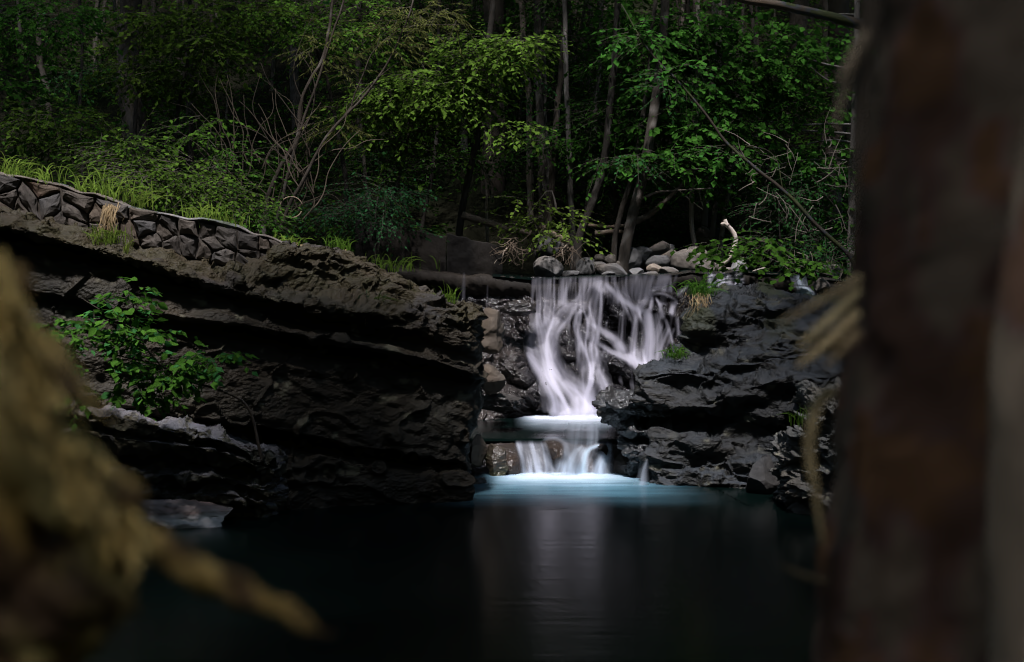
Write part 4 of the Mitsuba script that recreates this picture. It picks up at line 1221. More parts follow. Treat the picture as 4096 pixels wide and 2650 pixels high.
# trunks behind the fall, left to right (columns and rows of the photograph, foot first)
TR = [
    ('dark straight trunk left of the sunlit sapling', [(1440, 930), (1440, 640), (1436, 400), (1430, 0)], 29.0, (32, 24), DARK, 0.2),
    ('slender pale-lit trunk leaning beside the dark straight one', [(1492, 985), (1478, 830), (1462, 650), (1446, 500), (1436, 330)], 26.5, (16, 11), PALE, 0.9),
    ('dark trunk tilted right, in front of the pale stump-like trunk', [(1838, 930), (1868, 740), (1906, 545), (1935, 400), (1960, 160), (1975, 0)], 26.0, (26, 18), DARK, 0.1),
    ('short pale rough trunk behind the dark tilted one', [(1870, 880), (1862, 700), (1856, 520), (1850, 300), (1845, 0)], 29.5, (30, 22), PALE, 0.6),
    ('thin grey trunk between the sapling and the pale rough trunk', [(1812, 850), (1812, 700), (1813, 560), (1816, 300), (1818, 0)], 31.0, (22, 18), BROWN, 0.4),
    ('grey-brown trunk, first of the close group behind the fall', [(2120, 838), (2116, 600), (2112, 400), (2100, 200), (2085, 0)], 28.0, (27, 22), (0.12, 0.1, 0.08), 0.5),
    ('thick dark trunk in the middle of the close group', [(2170, 900), (2165, 600), (2156, 300), (2150, 0)], 27.6, (36, 30), (0.055, 0.048, 0.04), 0.3),
    ('spotted light trunk touching the thick dark trunk', [(2190, 905), (2184, 650), (2180, 400), (2178, 200), (2176, 0)], 27.9, (20, 17), (0.12, 0.113, 0.098), 0.7),
    ('brown trunk leaning right, in the close group', [(2192, 900), (2215, 640), (2236, 400), (2250, 200), (2258, 0)], 27.3, (26, 20), BROWN, 0.3),
    ('lichen-speckled trunk right of the close group', [(2292, 945), (2284, 800), (2276, 600), (2266, 400), (2262, 200), (2258, 60)], 26.8, (22, 17), (0.12, 0.113, 0.096), 0.8),
    ('pale slightly curved trunk standing between speckled trunk and alder leaves', [(2340, 905), (2360, 740), (2378, 520), (2396, 320), (2406, 150), (2410, 0)], 28.0, (22, 16), (0.12, 0.11, 0.095), 0.6),
    ('dark leaning trunk with exposed roots over the boulders', [(2318, 955), (2362, 840), (2405, 700), (2432, 550), (2445, 400), (2460, 200), (2470, 0)], 25.9, (32, 20), (0.03, 0.026, 0.021), 0.2),
    ('slim dark trunk above the brownish boulder', [(2462, 950), (2490, 830), (2525, 690), (2552, 560), (2580, 400), (2600, 200)], 25.8, (22, 14), (0.06, 0.05, 0.042), 0.2),
    ('stout rough trunk rising beside the slate boulder', [(2500, 1010), (2524, 900), (2555, 760), (2588, 600), (2610, 460), (2640, 250), (2660, 0)], 25.5, (42, 28), (0.05, 0.042, 0.034), 0.4),
    ('pale bent trunk rooted on the largest boulder', [(2786, 1018), (2768, 900), (2766, 780), (2780, 660), (2786, 500), (2790, 200), (2795, 0)], 26.2, (19, 13), (0.24, 0.22, 0.18), 0.5),
    ('widest sunlit trunk among the pale group right of the boulders', [(2818, 925), (2828, 800), (2840, 690), (2848, 500), (2856, 250), (2862, 0)], 27.6, (26, 20), (0.27, 0.245, 0.19), 0.5),
    ('straight grey trunk behind the crooked dead stem', [(2846, 985), (2858, 850), (2868, 700), (2872, 450), (2876, 200), (2880, 0)], 26.8, (20, 15), (0.17, 0.155, 0.125), 0.5),
    ('leaning pale trunk just left of the crooked dead stem', [(2888, 970), (2902, 870), (2920, 760), (2935, 600), (2950, 400)], 26.6, (21, 13), (0.22, 0.2, 0.16), 0.5),
    ('thin trunk seen through the alder twigs', [(2944, 900), (2944, 740), (2946, 500), (2960, 250), (2972, 0)], 29.0, (14, 11), (0.14, 0.13, 0.1), 0.4),
    ('dark far trunk on the left slope, behind the willow stems', [(1186, 640), (1180, 400), (1178, 150), (1176, 0)], 30.0, (40, 33), (0.05, 0.046, 0.042), 0.2),
    ('slender dark trunk in the left thicket', [(766, 560), (768, 380), (764, 200), (760, 0)], 27.0, (20, 14), DARK, 0.1),
    ('thin dark trunk left in the thicket, second from the picture edge', [(540, 620), (548, 400), (552, 200), (560, 0)], 28.0, (16, 11), DARK, 0.1),
    ('thin crooked stem in the far left thicket', [(330, 600), (318, 400), (330, 200), (322, 0)], 27.0, (14, 9), DARK, 0.1),
    ('thin twisted pale stem standing among ferns behind the stone wall', [(1950, 860), (1952, 760), (1938, 690), (1910, 640)], 26.6, (11, 8), (0.16, 0.14, 0.11), 0.3),
    ('dark thin trunk between sapling and dark tilted trunk', [(1690, 900), (1722, 740), (1742, 600), (1750, 480), (1756, 250), (1760, 0)], 27.5, (16, 12), DARK, 0.1),
]
for i, (lab, pts, Yd, r, base, sp) in enumerate(TR):
    u, v = pts[-1]
    full = v <= 200
    bl = []
    rr = np.random.RandomState(900 + i)
    for _ in range(3 if full else 2):                 # a few leafy side sprays along the trunk
        q = pts[rr.randint(1, len(pts))]
        bl.append((q[0] + rr.uniform(-70, 70), np.clip(q[1] + rr.uniform(-120, 90), -80, 640), Yd + rr.uniform(-0.4, 0.6), rr.uniform(70, 130), rr.uniform(25, 50), 0.5, 26))
    tree(numbered('tree'), lab, 'tree', pts, Yd, r, base, sp, ztop=9.5 + 3 * hash2(i, 1) if full else None, high=110 if full else 0, blobs=bl, size=0.07, col=(GR, GB, GD)[i % 3], seed=700 + i)

# the sapling whose flat layers of leaves catch the light
tree(numbered('sapling'), 'sapling with flat bright green leaf layers in the light, centre of the forest', 'tree',
     [(1560, 900), (1596, 720), (1622, 600), (1634, 530), (1630, 480)], 25.6, (17, 11), (0.05, 0.042, 0.035), 0.2,
     limbs=[([(1630, 480), (1660, 450), (1740, 390), (1850, 330)], 9, 3), ([(1634, 528), (1700, 524), (1800, 522), (1900, 516), (2050, 506)], 8, 3), ([(1630, 480), (1600, 450), (1560, 420), (1500, 400)], 7, 3), ([(1660, 450), (1760, 350), (1900, 240), (2060, 170)], 7, 3),
            ([(1614, 690), (1700, 685), (1780, 665), (1830, 630)], 7, 3), ([(1630, 560), (1560, 555), (1500, 540), (1450, 545)], 6, 2), ([(1622, 610), (1560, 590), (1470, 580)], 5, 2)],
     blobs=[(1600, 368, 25.4, 150, 42, 0.8, 150), (1770, 320, 25.3, 170, 45, 0.8, 170), (1950, 235, 25.3, 150, 38, 0.7, 120), (2080, 170, 25.2, 110, 28, 0.5, 70), (1880, 165, 25.5, 130, 32, 0.6, 75), (1960, 490, 25.2, 120, 28, 0.6, 75),
            (2050, 505, 25.1, 90, 22, 0.5, 40), (1530, 420, 25.5, 120, 36, 0.7, 80), (1690, 415, 25.4, 190, 44, 0.8, 120), (1840, 390, 25.3, 140, 36, 0.7, 80), (1560, 545, 25.5, 130, 34, 0.6, 55), (1700, 600, 25.6, 100, 36, 0.6, 30)],
     k=8, size=0.085, col=(0.085, 0.16, 0.02), L=(0.3, 0.55), parts=300, aspect=0.66, seed=11, flat=0.28)

# the alder on the right, its limbs reaching left across the stream
tree(numbered('alder_tree'), 'alder with broad green leaves, its long limbs reaching left from behind the foreground trunk', 'tree',
     [(3405, 1010), (3410, 800), (3418, 600), (3420, 420), (3424, 200), (3426, 0)], 26.4, (30, 24), (0.13, 0.125, 0.11), 0.7, ztop=10.0, high=160,
     limbs=[([(3418, 500), (3300, 496), (3150, 498), (3060, 486), (2950, 520)], 13, 5), ([(3418, 540), (3250, 524), (3100, 520), (3000, 545)], 14, 5), ([(3418, 572), (3330, 560), (3240, 575), (3140, 612)], 11, 5),
            ([(3420, 280), (3300, 258), (3200, 230), (3080, 200), (2950, 215)], 11, 4), ([(3420, 330), (3330, 330), (3240, 270), (3150, 180)], 9, 3), ([(3424, 60), (3250, 55), (3050, 30)], 9, 4),
            ([(3418, 640), (3200, 640), (3060, 670), (2950, 640)], 8, 3), ([(2950, 215), (2800, 230), (2650, 260)], 5, 2), ([(2950, 520), (2800, 560), (2640, 600)], 5, 2), ([(3000, 545), (2850, 600), (2700, 660)], 5, 2)],
     blobs=[(2660, 640, 25.8, 120, 70, 0.7, 110), (2760, 540, 25.9, 140, 75, 0.8, 120), (2900, 480, 26.1, 150, 70, 0.8, 110), (2620, 520, 26.0, 80, 60, 0.6, 60), (2650, 330, 26.2, 130, 70, 0.8, 90), (2800, 380, 26.2, 150, 60, 0.8, 80),
            (2880, 230, 26.3, 160, 70, 0.9, 110), (3070, 300, 26.5, 160, 80, 0.9, 110), (2620, 180, 26.2, 130, 80, 0.8, 100), (2760, 90, 26.2, 170, 80, 0.9, 130), (3000, 110, 26.4, 180, 80, 0.9, 110), (3220, 170, 26.6, 150, 100, 0.9, 100),
            (3200, 420, 26.7, 150, 80, 0.9, 100), (3060, 620, 26.5, 160, 70, 0.8, 80), (3260, 640, 26.8, 130, 100, 0.8, 90), (3200, 820, 27.2, 150, 90, 0.8, 80), (3330, 900, 27.2, 90, 120, 0.7, 60), (2540, 60, 26.4, 120, 60, 0.8, 60),
            (2840, 690, 26.0, 110, 40, 0.6, 40), (3060, 950, 27.4, 140, 60, 0.7, 50)],
     k=8, size=0.098, col=(0.042, 0.125, 0.024), L=(0.3, 0.55), parts=300, aspect=0.8, seed=12, flat=0.55)
tree(numbered('alder_tree'), 'low leafy alder branch hanging over the crest beside the crooked dead stem', 'branch',
     None, 24.0, limbs=[([(3340, 1110), (3240, 1080), (3130, 1040), (3000, 1010), (2880, 985)], 10, 3), ([(3130, 1040), (3040, 1000), (2960, 950)], 5, 2)], base=DARK,
     blobs=[(2860, 990, 24.0, 55, 30, 0.3, 16), (2960, 1020, 24.0, 80, 34, 0.4, 26), (3080, 1030, 24.0, 100, 40, 0.4, 30), (3060, 960, 24.1, 80, 30, 0.4, 20), (3220, 1060, 24.0, 90, 34, 0.4, 22)], k=6, size=0.105, col=(0.04, 0.095, 0.026), aspect=0.78, seed=13, parts=60)

# slender mossy tree leaning across from the right bank, a mossy limb at the top
tree(numbered('leaning_tree'), 'long thin mossy trunk leaning diagonally up to the left in front of the alder', 'tree',
     [(3412, 1050), (3310, 945), (3200, 830), (3130, 757), (3000, 650), (2900, 560), (2815, 450), (2700, 320), (2615, 235), (2540, 130), (2480, 20)], 23.0, (19, 5), (0.03, 0.025, 0.016), 0.05, 0.5, seed=14, wob=0.06,
     blobs=[(2560, 150, 23.0, 90, 50, 0.4, 26), (2700, 280, 23.0, 100, 50, 0.4, 26), (2880, 600, 23.0, 90, 40, 0.3, 16)], size=0.085, col=(0.03, 0.1, 0.018), aspect=0.78,
     limbs=[([(3000, 650), (2940, 590), (2900, 580), (2830, 590)], 6, 2), ([(3130, 757), (3110, 650), (3060, 600), (2980, 590)], 6, 2)])
tree(numbered('leaning_tree'), 'thick mossy limb crossing the top right corner, coming from behind the foreground trunk', 'branch',
     [(3700, 190), (3500, 112), (3400, 84), (3214, 42), (3080, 16), (2960, -6), (2800, -60)], 19.0, (48, 28), (0.1, 0.08, 0.045), 0.2, 0.6, seed=15, wob=0.08,
     limbs=[([(3700, 190), (3760, 600), (3780, 1200)], 60, 80, 19.0)])

# crooked sunlit dead stem, dead twigs and vines
tree(numbered('dead_tree'), 'crooked bleached dead stem curving down between boulders, brightly lit', 'dead tree',
     [(2876, 1078), (2900, 1052), (2922, 1030), (2940, 990), (2946, 958), (2934, 925), (2912, 905), (2900, 880)], 25.0, (22, 17), (0.42, 0.37, 0.3), 0.7, seed=16, wob=0.03, sides=12,
     limbs=[([(2912, 905), (2896, 896), (2884, 902)], 22, 14, 25.0)])
rng = np.random.RandomState(44)
mm = MB()
for i in range(150):
    u, v, Yd = rng.uniform(2960, 3420), rng.uniform(560, 1080), rng.uniform(24.4, 27.5)
    a, l = rng.uniform(0, 6.28), rng.uniform(40, 150)
    p = wpath([(u, v), (u + 0.5 * l * math.cos(a) + rng.normal(0, 8), v + 0.5 * l * math.sin(a) + rng.normal(0, 8)), (u + l * math.cos(a), v + l * math.sin(a))], Yd)
    add_limb(mm, p, PX(Yd) * rng.uniform(1.2, 3.2), PX(Yd) * 0.8, (0.17, 0.15, 0.115), i, 4, 0, 7, 0, 0, 0.04)
mm.put('dead_twigs', 'bark', smooth=True)
tag('dead_twigs', 'tangle of bleached dead twigs on the bank under the alder', 'twigs', kind='stuff')
DS = [([(2748, 640), (2786, 700), (2800, 790), (2812, 830)], 26.4, 9, 'thin bleached stick leaning between the pale trunks'), ([(2630, 706), (2700, 750), (2780, 815), (2812, 840)], 26.0, 7, 'long thin bleached stick slanting down right to the pale trunks'),
      ([(2780, 240), (2800, 290), (2840, 370)], 26.4, 9, 'short bleached stick high beside the alder leaves')]
for pts, Yd, r, lab in DS:
    mm = MB()
    add_limb(mm, wpath(pts, Yd), r * PX(Yd) / 2, r * PX(Yd) / 3, (0.42, 0.38, 0.31), int(pts[0][0]), 6, 0.1, None, 0.2, 0, 0.03)
    k_ = numbered('dead_stick')
    mm.put(k_, 'bark', smooth=True)
    tag(k_, lab, 'stick')

# willow stems left of the middle
tree(numbered('willow_shrub'), 'many-stemmed willow with thin leaning grey stems and narrow leaves, left of centre', 'shrub',
     [(1068, 870), (1120, 690), (1195, 560), (1212, 410), (1290, 240), (1330, 60), (1345, -40)], 23.5, (20, 10), (0.05, 0.041, 0.03), 0.3, seed=17,
     limbs=[([(1100, 900), (1172, 650), (1206, 500), (1295, 265), (1372, 20), (1380, -60)], 16, 9), ([(1125, 905), (1178, 780), (1296, 570), (1400, 447), (1438, 410), (1540, 265), (1632, 88), (1660, -20)], 18, 7),
            ([(1400, 447), (1440, 330), (1500, 200), (1600, 120), (1720, 100), (1880, 96)], 8, 3), ([(1296, 570), (1360, 480), (1480, 340), (1600, 250)], 8, 3), ([(1206, 500), (1150, 430), (1080, 330), (1040, 250)], 6, 3), ([(1195, 560), (1250, 420), (1240, 300), (1190, 200)], 6, 3),
            ([(1120, 620), (1060, 540), (1010, 430), (1040, 300)], 6, 3), ([(1212, 410), (1180, 300), (1200, 180), (1260, 60)], 5, 2)],
     blobs=[(1750, 40, 23.6, 130, 60, 0.5, 60), (1560, 180, 23.6, 110, 90, 0.5, 50), (1420, 330, 23.6, 90, 70, 0.4, 36), (1330, 480, 23.6, 90, 60, 0.4, 30), (1280, 180, 23.6, 100, 120, 0.5, 40), (1650, 60, 23.6, 120, 60, 0.5, 40)],
     k=12, size=0.095, aspect=0.2, col=(0.07, 0.105, 0.055), L=(0.2, 0.4), wob=0.1)
rng = np.random.RandomState(45)
mm = MB()
for i in range(34):                                   # pale hanging vines
    u, v = rng.uniform(880, 1260), rng.uniform(620, 900)
    pts = [(u, v)]
    a = rng.uniform(-2.2, -0.9)
    for k in range(5):
        a += rng.normal(0, 0.35)
        pts.append((pts[-1][0] + 75 * math.cos(a), pts[-1][1] + 75 * math.sin(a)))
    add_limb(mm, wpath(pts, rng.uniform(22.5, 24.5)), 0.009, 0.004, (0.1, 0.078, 0.055), i, 5, 0.05, 26, 0, 0, 0.12)
t = np.linspace(0.4, 6.0, 30)
add_limb(mm, P(1165 + 45 * np.cos(t), 830 + 42 * np.sin(t), 22.6 + 0 * t), 0.009, 0.006, (0.22, 0.18, 0.1), 99, 5, 0.02, 40, 0)
mm.put('vine_tangle', 'bark', smooth=True)
tag('vine_tangle', 'tangle of bare pale vines and one hanging loop around the willow stems', 'vines', kind='stuff')

# ------------------------------------------------------------------ leafy shrubs and understory trees
SH = [
    ('understory_tree', 'leafy understory tree in the upper left corner, leaves spreading from the left edge', [(-60, 560), (-40, 300), (0, 60)], 24.0, [(60, 120, 23.6, 160, 90, 0.9, 70), (30, 330, 23.4, 90, 60, 0.6, 40), (200, 60, 24.0, 170, 80, 0.9, 80), (180, 480, 24.0, 150, 70, 0.8, 60)], 0.1, GR),
    ('understory_tree', 'dim leafy tree left of the willow, with one bright drooping spray', [(700, 640), (720, 400), (760, 200), (780, -40)], 25.0, [(820, 170, 24.2, 110, 40, 0.5, 60), (640, 100, 25.2, 190, 80, 0.9, 110), (560, 250, 25.4, 170, 90, 0.9, 90), (760, 320, 25.2, 150, 80, 0.9, 80), (900, 60, 25.0, 170, 70, 0.9, 90)], 0.095, (0.055, 0.1, 0.015)),
    ('understory_tree', 'leafy tree above the willow with a bright flat spray at the stems', [(1380, 700), (1330, 400), (1260, 150), (1240, -40)], 26.0, [(1380, 130, 25.4, 140, 46, 0.6, 80), (1180, 90, 26.0, 170, 70, 0.9, 90), (1080, 30, 26.0, 150, 70, 0.9, 80), (1420, 40, 26.0, 150, 70, 0.9, 70), (1460, 180, 25.2, 90, 40, 0.4, 40)], 0.08, GY),
    ('understory_tree', 'leafy tree filling the gap behind the alder, small yellow-green leaves', [(3060, 900), (3070, 500), (3080, 240)], 28.0, [(3080, 300, 27.2, 150, 90, 0.9, 150), (3000, 240, 27.5, 140, 70, 0.9, 110), (3220, 360, 27.5, 130, 90, 0.9, 110), (3060, 430, 27.4, 140, 60, 0.9, 80)], 0.055, GY),
    ('understory_tree', 'leafy tree behind the close trunk group, dim green layers', [(2040, 900), (2030, 500), (2020, 100)], 30.0, [(2000, 60, 30, 220, 80, 1.2, 130), (2320, 90, 29.6, 170, 90, 1.0, 110), (2330, 260, 29.6, 150, 80, 1.0, 90), (2440, 330, 28.8, 110, 70, 0.9, 80), (2480, 130, 28.4, 110, 110, 0.9, 100), (2060, 330, 30, 120, 60, 1.0, 50)], 0.075, GR),
    ('understory_tree', 'young tree with drooping leaf layers between the close trunk group and the alder', [(2470, 900), (2450, 700), (2440, 450)], 27.0, [(2450, 440, 26.6, 120, 40, 0.6, 70), (2480, 540, 26.6, 120, 40, 0.6, 60), (2420, 640, 26.8, 130, 40, 0.6, 60), (2380, 560, 27.0, 110, 40, 0.6, 45), (2230, 560, 26.8, 120, 36, 0.5, 45), (2480, 260, 26.8, 110, 46, 0.6, 50)], 0.08, GR),
    ('understory_tree', 'dark leafy tree left behind the sapling', [(1700, 880), (1690, 500), (1680, 100)], 29.5, [(1700, 130, 29, 260, 80, 1.2, 150), (1560, 260, 29, 170, 60, 1.0, 60), (1840, 250, 29.5, 150, 60, 1.0, 60), (1640, 30, 29, 200, 60, 1.0, 90), (1500, 700, 28, 130, 80, 0.8, 60)], 0.07, GD),
    ('shrub', 'leafy shrub with small light leaves behind the stone wall, under the willow', [(700, 900), (690, 820), (680, 740)], 20.6, [(560, 700, 20.6, 110, 50, 0.5, 60), (640, 740, 20.5, 130, 50, 0.5, 70), (740, 690, 20.8, 120, 60, 0.5, 70), (830, 760, 20.6, 120, 60, 0.5, 80), (500, 610, 21.2, 110, 70, 0.5, 60), (900, 820, 20.4, 110, 50, 0.5, 70)], 0.062, (0.05, 0.1, 0.025)),
    ('shrub', 'bluish green shrub at the foot of the willow stems', [(1010, 960), (1010, 900), (1000, 860)], 20.6, [(960, 860, 20.6, 100, 50, 0.4, 80), (1040, 890, 20.6, 70, 40, 0.4, 50), (870, 720, 21.4, 90, 60, 0.5, 40), (920, 620, 22.0, 80, 70, 0.5, 40)], 0.055, (0.035, 0.09, 0.02)),
    ('shrub', 'shrub with a brighter drooping spray left of the vines', [(820, 640), (840, 540), (850, 480)], 22.5, [(850, 470, 22.2, 90, 40, 0.4, 36), (780, 560, 22.4, 100, 60, 0.5, 36), (480, 560, 22.0, 90, 60, 0.5, 30)], 0.075, GY),
    ('shrub', 'dark leafy shrub on the far left slope above the grass', [(200, 640), (190, 560), (190, 500)], 22.6, [(200, 470, 22.6, 160, 60, 0.6, 60), (60, 530, 22.6, 120, 60, 0.6, 40), (330, 560, 22.6, 130, 60, 0.6, 40)], 0.085, (0.035, 0.07, 0.022)),
    ('shrub', 'fine-leaved shrub beside the concrete bank wall', [(1500, 960), (1500, 860), (1510, 780)], 24.6, [(1540, 760, 24.6, 120, 60, 0.5, 60), (1430, 830, 24.6, 100, 60, 0.5, 60), (1560, 870, 24.5, 90, 50, 0.4, 50), (1330, 800, 25, 110, 80, 0.6, 60)], 0.055, (0.035, 0.08, 0.03)),
    ('shrub', 'pale green spray hanging in front of the fallen log', [(2200, 760), (2160, 800), (2140, 830)], 25.4, [(2180, 860, 25.2, 120, 46, 0.3, 50), (2110, 810, 25.3, 110, 40, 0.3, 36), (2250, 940, 25.0, 60, 30, 0.2, 14), (2040, 880, 25.6, 90, 36, 0.3, 20)], 0.07, (0.075, 0.13, 0.03)),
    ('shrub', 'low leafy shrub behind the trunks above the boulders', [(2640, 900), (2640, 850), (2640, 800)], 27.5, [(2640, 900, 27.5, 130, 60, 0.6, 60), (2560, 820, 27.8, 110, 60, 0.6, 50), (2720, 960, 26.8, 90, 40, 0.4, 30), (2400, 930, 27, 120, 50, 0.5, 40), (2600, 700, 28.5, 120, 70, 0.7, 50)], 0.055, GB),
    ('shrub', 'dense shrub on the right bank under the leaning mossy trunk', [(3120, 1020), (3120, 900), (3120, 800)], 26.0, [(3080, 830, 26, 130, 90, 0.7, 100), (3220, 760, 26, 130, 110, 0.7, 100), (3300, 980, 25.6, 110, 80, 0.6, 80), (3130, 980, 25.8, 140, 60, 0.6, 80), (3020, 720, 26.4, 120, 80, 0.7, 70)], 0.055, GB),
]
for i, (nm, lab, pts, Yd, bl, size, col) in enumerate(SH):
    bl = [(*b[:6], b[6] * 1.25) for b in bl]
    tree(numbered(nm), lab, 'tree' if nm == 'understory_tree' else 'shrub', pts, Yd, (16, 9) if nm == 'understory_tree' else (8, 5), DARK, 0.1, ztop=9.0 if pts[-1][1] <= 100 and nm == 'understory_tree' else None, high=70 if pts[-1][1] <= 100 and nm == 'understory_tree' else 0,
         blobs=bl, size=size, col=col, seed=1200 + i, k=8)

# the wood on the slopes behind: reads as one mass
rng = np.random.RandomState(46)
n_ = 17000
Yd = rng.uniform(25.8, 46, n_)
x = rng.uniform(-0.30, 0.30, n_) * Yd
gz = ground_z(x, Yd)
hmax = 0.7 + 3.4 * sstep(0.35, 0.7, fbm(np.stack([x * 0.5, Yd * 0.5, x * 0], -1), 3, 55)) * sstep(26, 30, Yd)
O = np.stack([x, Yd, gz + rng.uniform(0.02, 1, n_) * hmax], 1)
ok = ~((Yd < 27.6) & (x > -1.0) & (x < 4.6))
O = O[ok]
D = nrm(rng.normal(size=O.shape) * np.array([1, 1, 0.3]))
c, d, n, s, tw = spray(rng, O, D, rng.uniform(0.3, 0.7, len(O)), 8, 0.085, 0.35)
m = MB()
put_leaves(m, c, d, n, s, leaf_tint(rng, len(c), (0.045, 0.115, 0.018)), detail=0)
put_twigs(m, tw[::2], 0.004)
m.put('undergrowth', 'leaf')
tag('undergrowth', 'dim mass of leafy undergrowth on the wooded slopes behind', 'undergrowth', kind='stuff')
mm = MB()
for i in range(170):                                   # thin far stems
    Y_ = rng.uniform(29, 44)
    x_ = rng.uniform(-0.29, 0.29) * Y_
    z_ = float(ground_z(np.array([x_]), np.array([Y_]))[0])
    h_ = rng.uniform(3, 9)
    p = np.array([[x_, Y_, z_ - 0.3], [x_ + rng.normal(0, 0.2), Y_, z_ + h_ * 0.5], [x_ + rng.normal(0, 0.7), Y_ + rng.normal(0, 0.3), z_ + h_]])
    add_limb(mm, p, rng.uniform(0.02, 0.07), 0.015, (0.08, 0.07, 0.055), i, 5, 0.05, 14, 0.2, 0, 0.25)
mm.put('far_stems', 'bark', smooth=True)
tag('far_stems', 'thin far stems of the dark wood on the slope', 'stems', kind='stuff')

# ------------------------------------------------------------------ fallen logs and hanging roots
LOGS = [([(1848, 862), (1930, 888), (2020, 918), (2120, 936)], 25.7, 30, 26, (0.13, 0.105, 0.075), 'long grey fallen log lying above the concrete bank wall'), ([(2160, 905), (2215, 940), (2275, 968)], 25.5, 34, 24, (0.17, 0.13, 0.09), 'broken brown log end slanting between the tree bases'),
        ([(2340, 902), (2420, 908), (2520, 898)], 26.2, 16, 12, (0.16, 0.12, 0.085), 'reddish dead log behind the leaning trunks'), ([(2380, 935), (2440, 925), (2505, 930)], 26.0, 22, 16, (0.13, 0.1, 0.075), 'thick dead log lowest of those behind the leaning trunks'),
        ([(2500, 905), (2590, 860), (2660, 800), (2740, 725), (2790, 680)], 25.9, 28, 12, (0.075, 0.06, 0.05), 'long curved bough rising right from the stout rough trunk'), ([(2590, 720), (2650, 690), (2720, 682), (2830, 672)], 25.4, 10, 5, (0.08, 0.07, 0.06), 'thin horizontal bough between stout trunk and pale bent trunk'),
        ([(2560, 800), (2630, 770), (2700, 765), (2850, 755)], 25.4, 10, 5, (0.1, 0.085, 0.07), 'lower thin bough bending right across the pale bent trunk'), ([(1910, 640), (1940, 690), (1966, 740), (1972, 800)], 26.3, 9, 6, (0.15, 0.13, 0.1), 'arched bare stick right of the dark tilted trunk'),
        ([(2856, 1020), (2880, 1050), (2900, 1078)], 25.2, 10, 7, (0.12, 0.1, 0.08), 'short dark stick beside the foot of the bleached dead stem')]
for pts, Yd, r0, r1, base, lab in LOGS:
    mm = MB()
    add_limb(mm, wpath(pts, Yd), r0 * PX(Yd) / 2, r1 * PX(Yd) / 2, base, int(pts[0][0]), 10, 0.16, None, 0.3, 0.2, 0.05)
    k_ = numbered('fallen_log' if 'log' in lab else 'bough')
    mm.put(k_, 'bark', smooth=True)
    tag(k_, lab, 'log' if 'log' in lab else 'branch')
rng = np.random.RandomState(47)
for (u0, v0, Yd, n_, sp, ln, lab) in ((2050, 980, 24.95, 26, 45, 90, 'bunch of bare hanging roots over the left boulders'), (2262, 985, 24.9, 24, 40, 80, 'bunch of roots hanging beside the low crest boulder, one pale')):
    mm = MB()
    for i in range(n_):
        u, v = u0 + rng.normal(0, sp * 0.4), v0 + rng.normal(0, 10)
        pts = [(u, v)]
        a = rng.normal(1.57, 0.5)
        for k in range(4):
            a += rng.normal(0, 0.5)
            pts.append((pts[-1][0] + ln / 4 * math.cos(a), pts[-1][1] + ln / 4 * math.sin(a)))
        add_limb(mm, wpath(pts, Yd + rng.uniform(-0.15, 0.1)), 0.008 if i else 0.013, 0.003, (0.1, 0.075, 0.055) if i else (0.4, 0.33, 0.25), i, 4, 0.05, 14, 0, 0, 0.03)
    k_ = numbered('hanging_roots')
    mm.put(k_, 'bark', smooth=True)
    tag(k_, lab, 'roots')

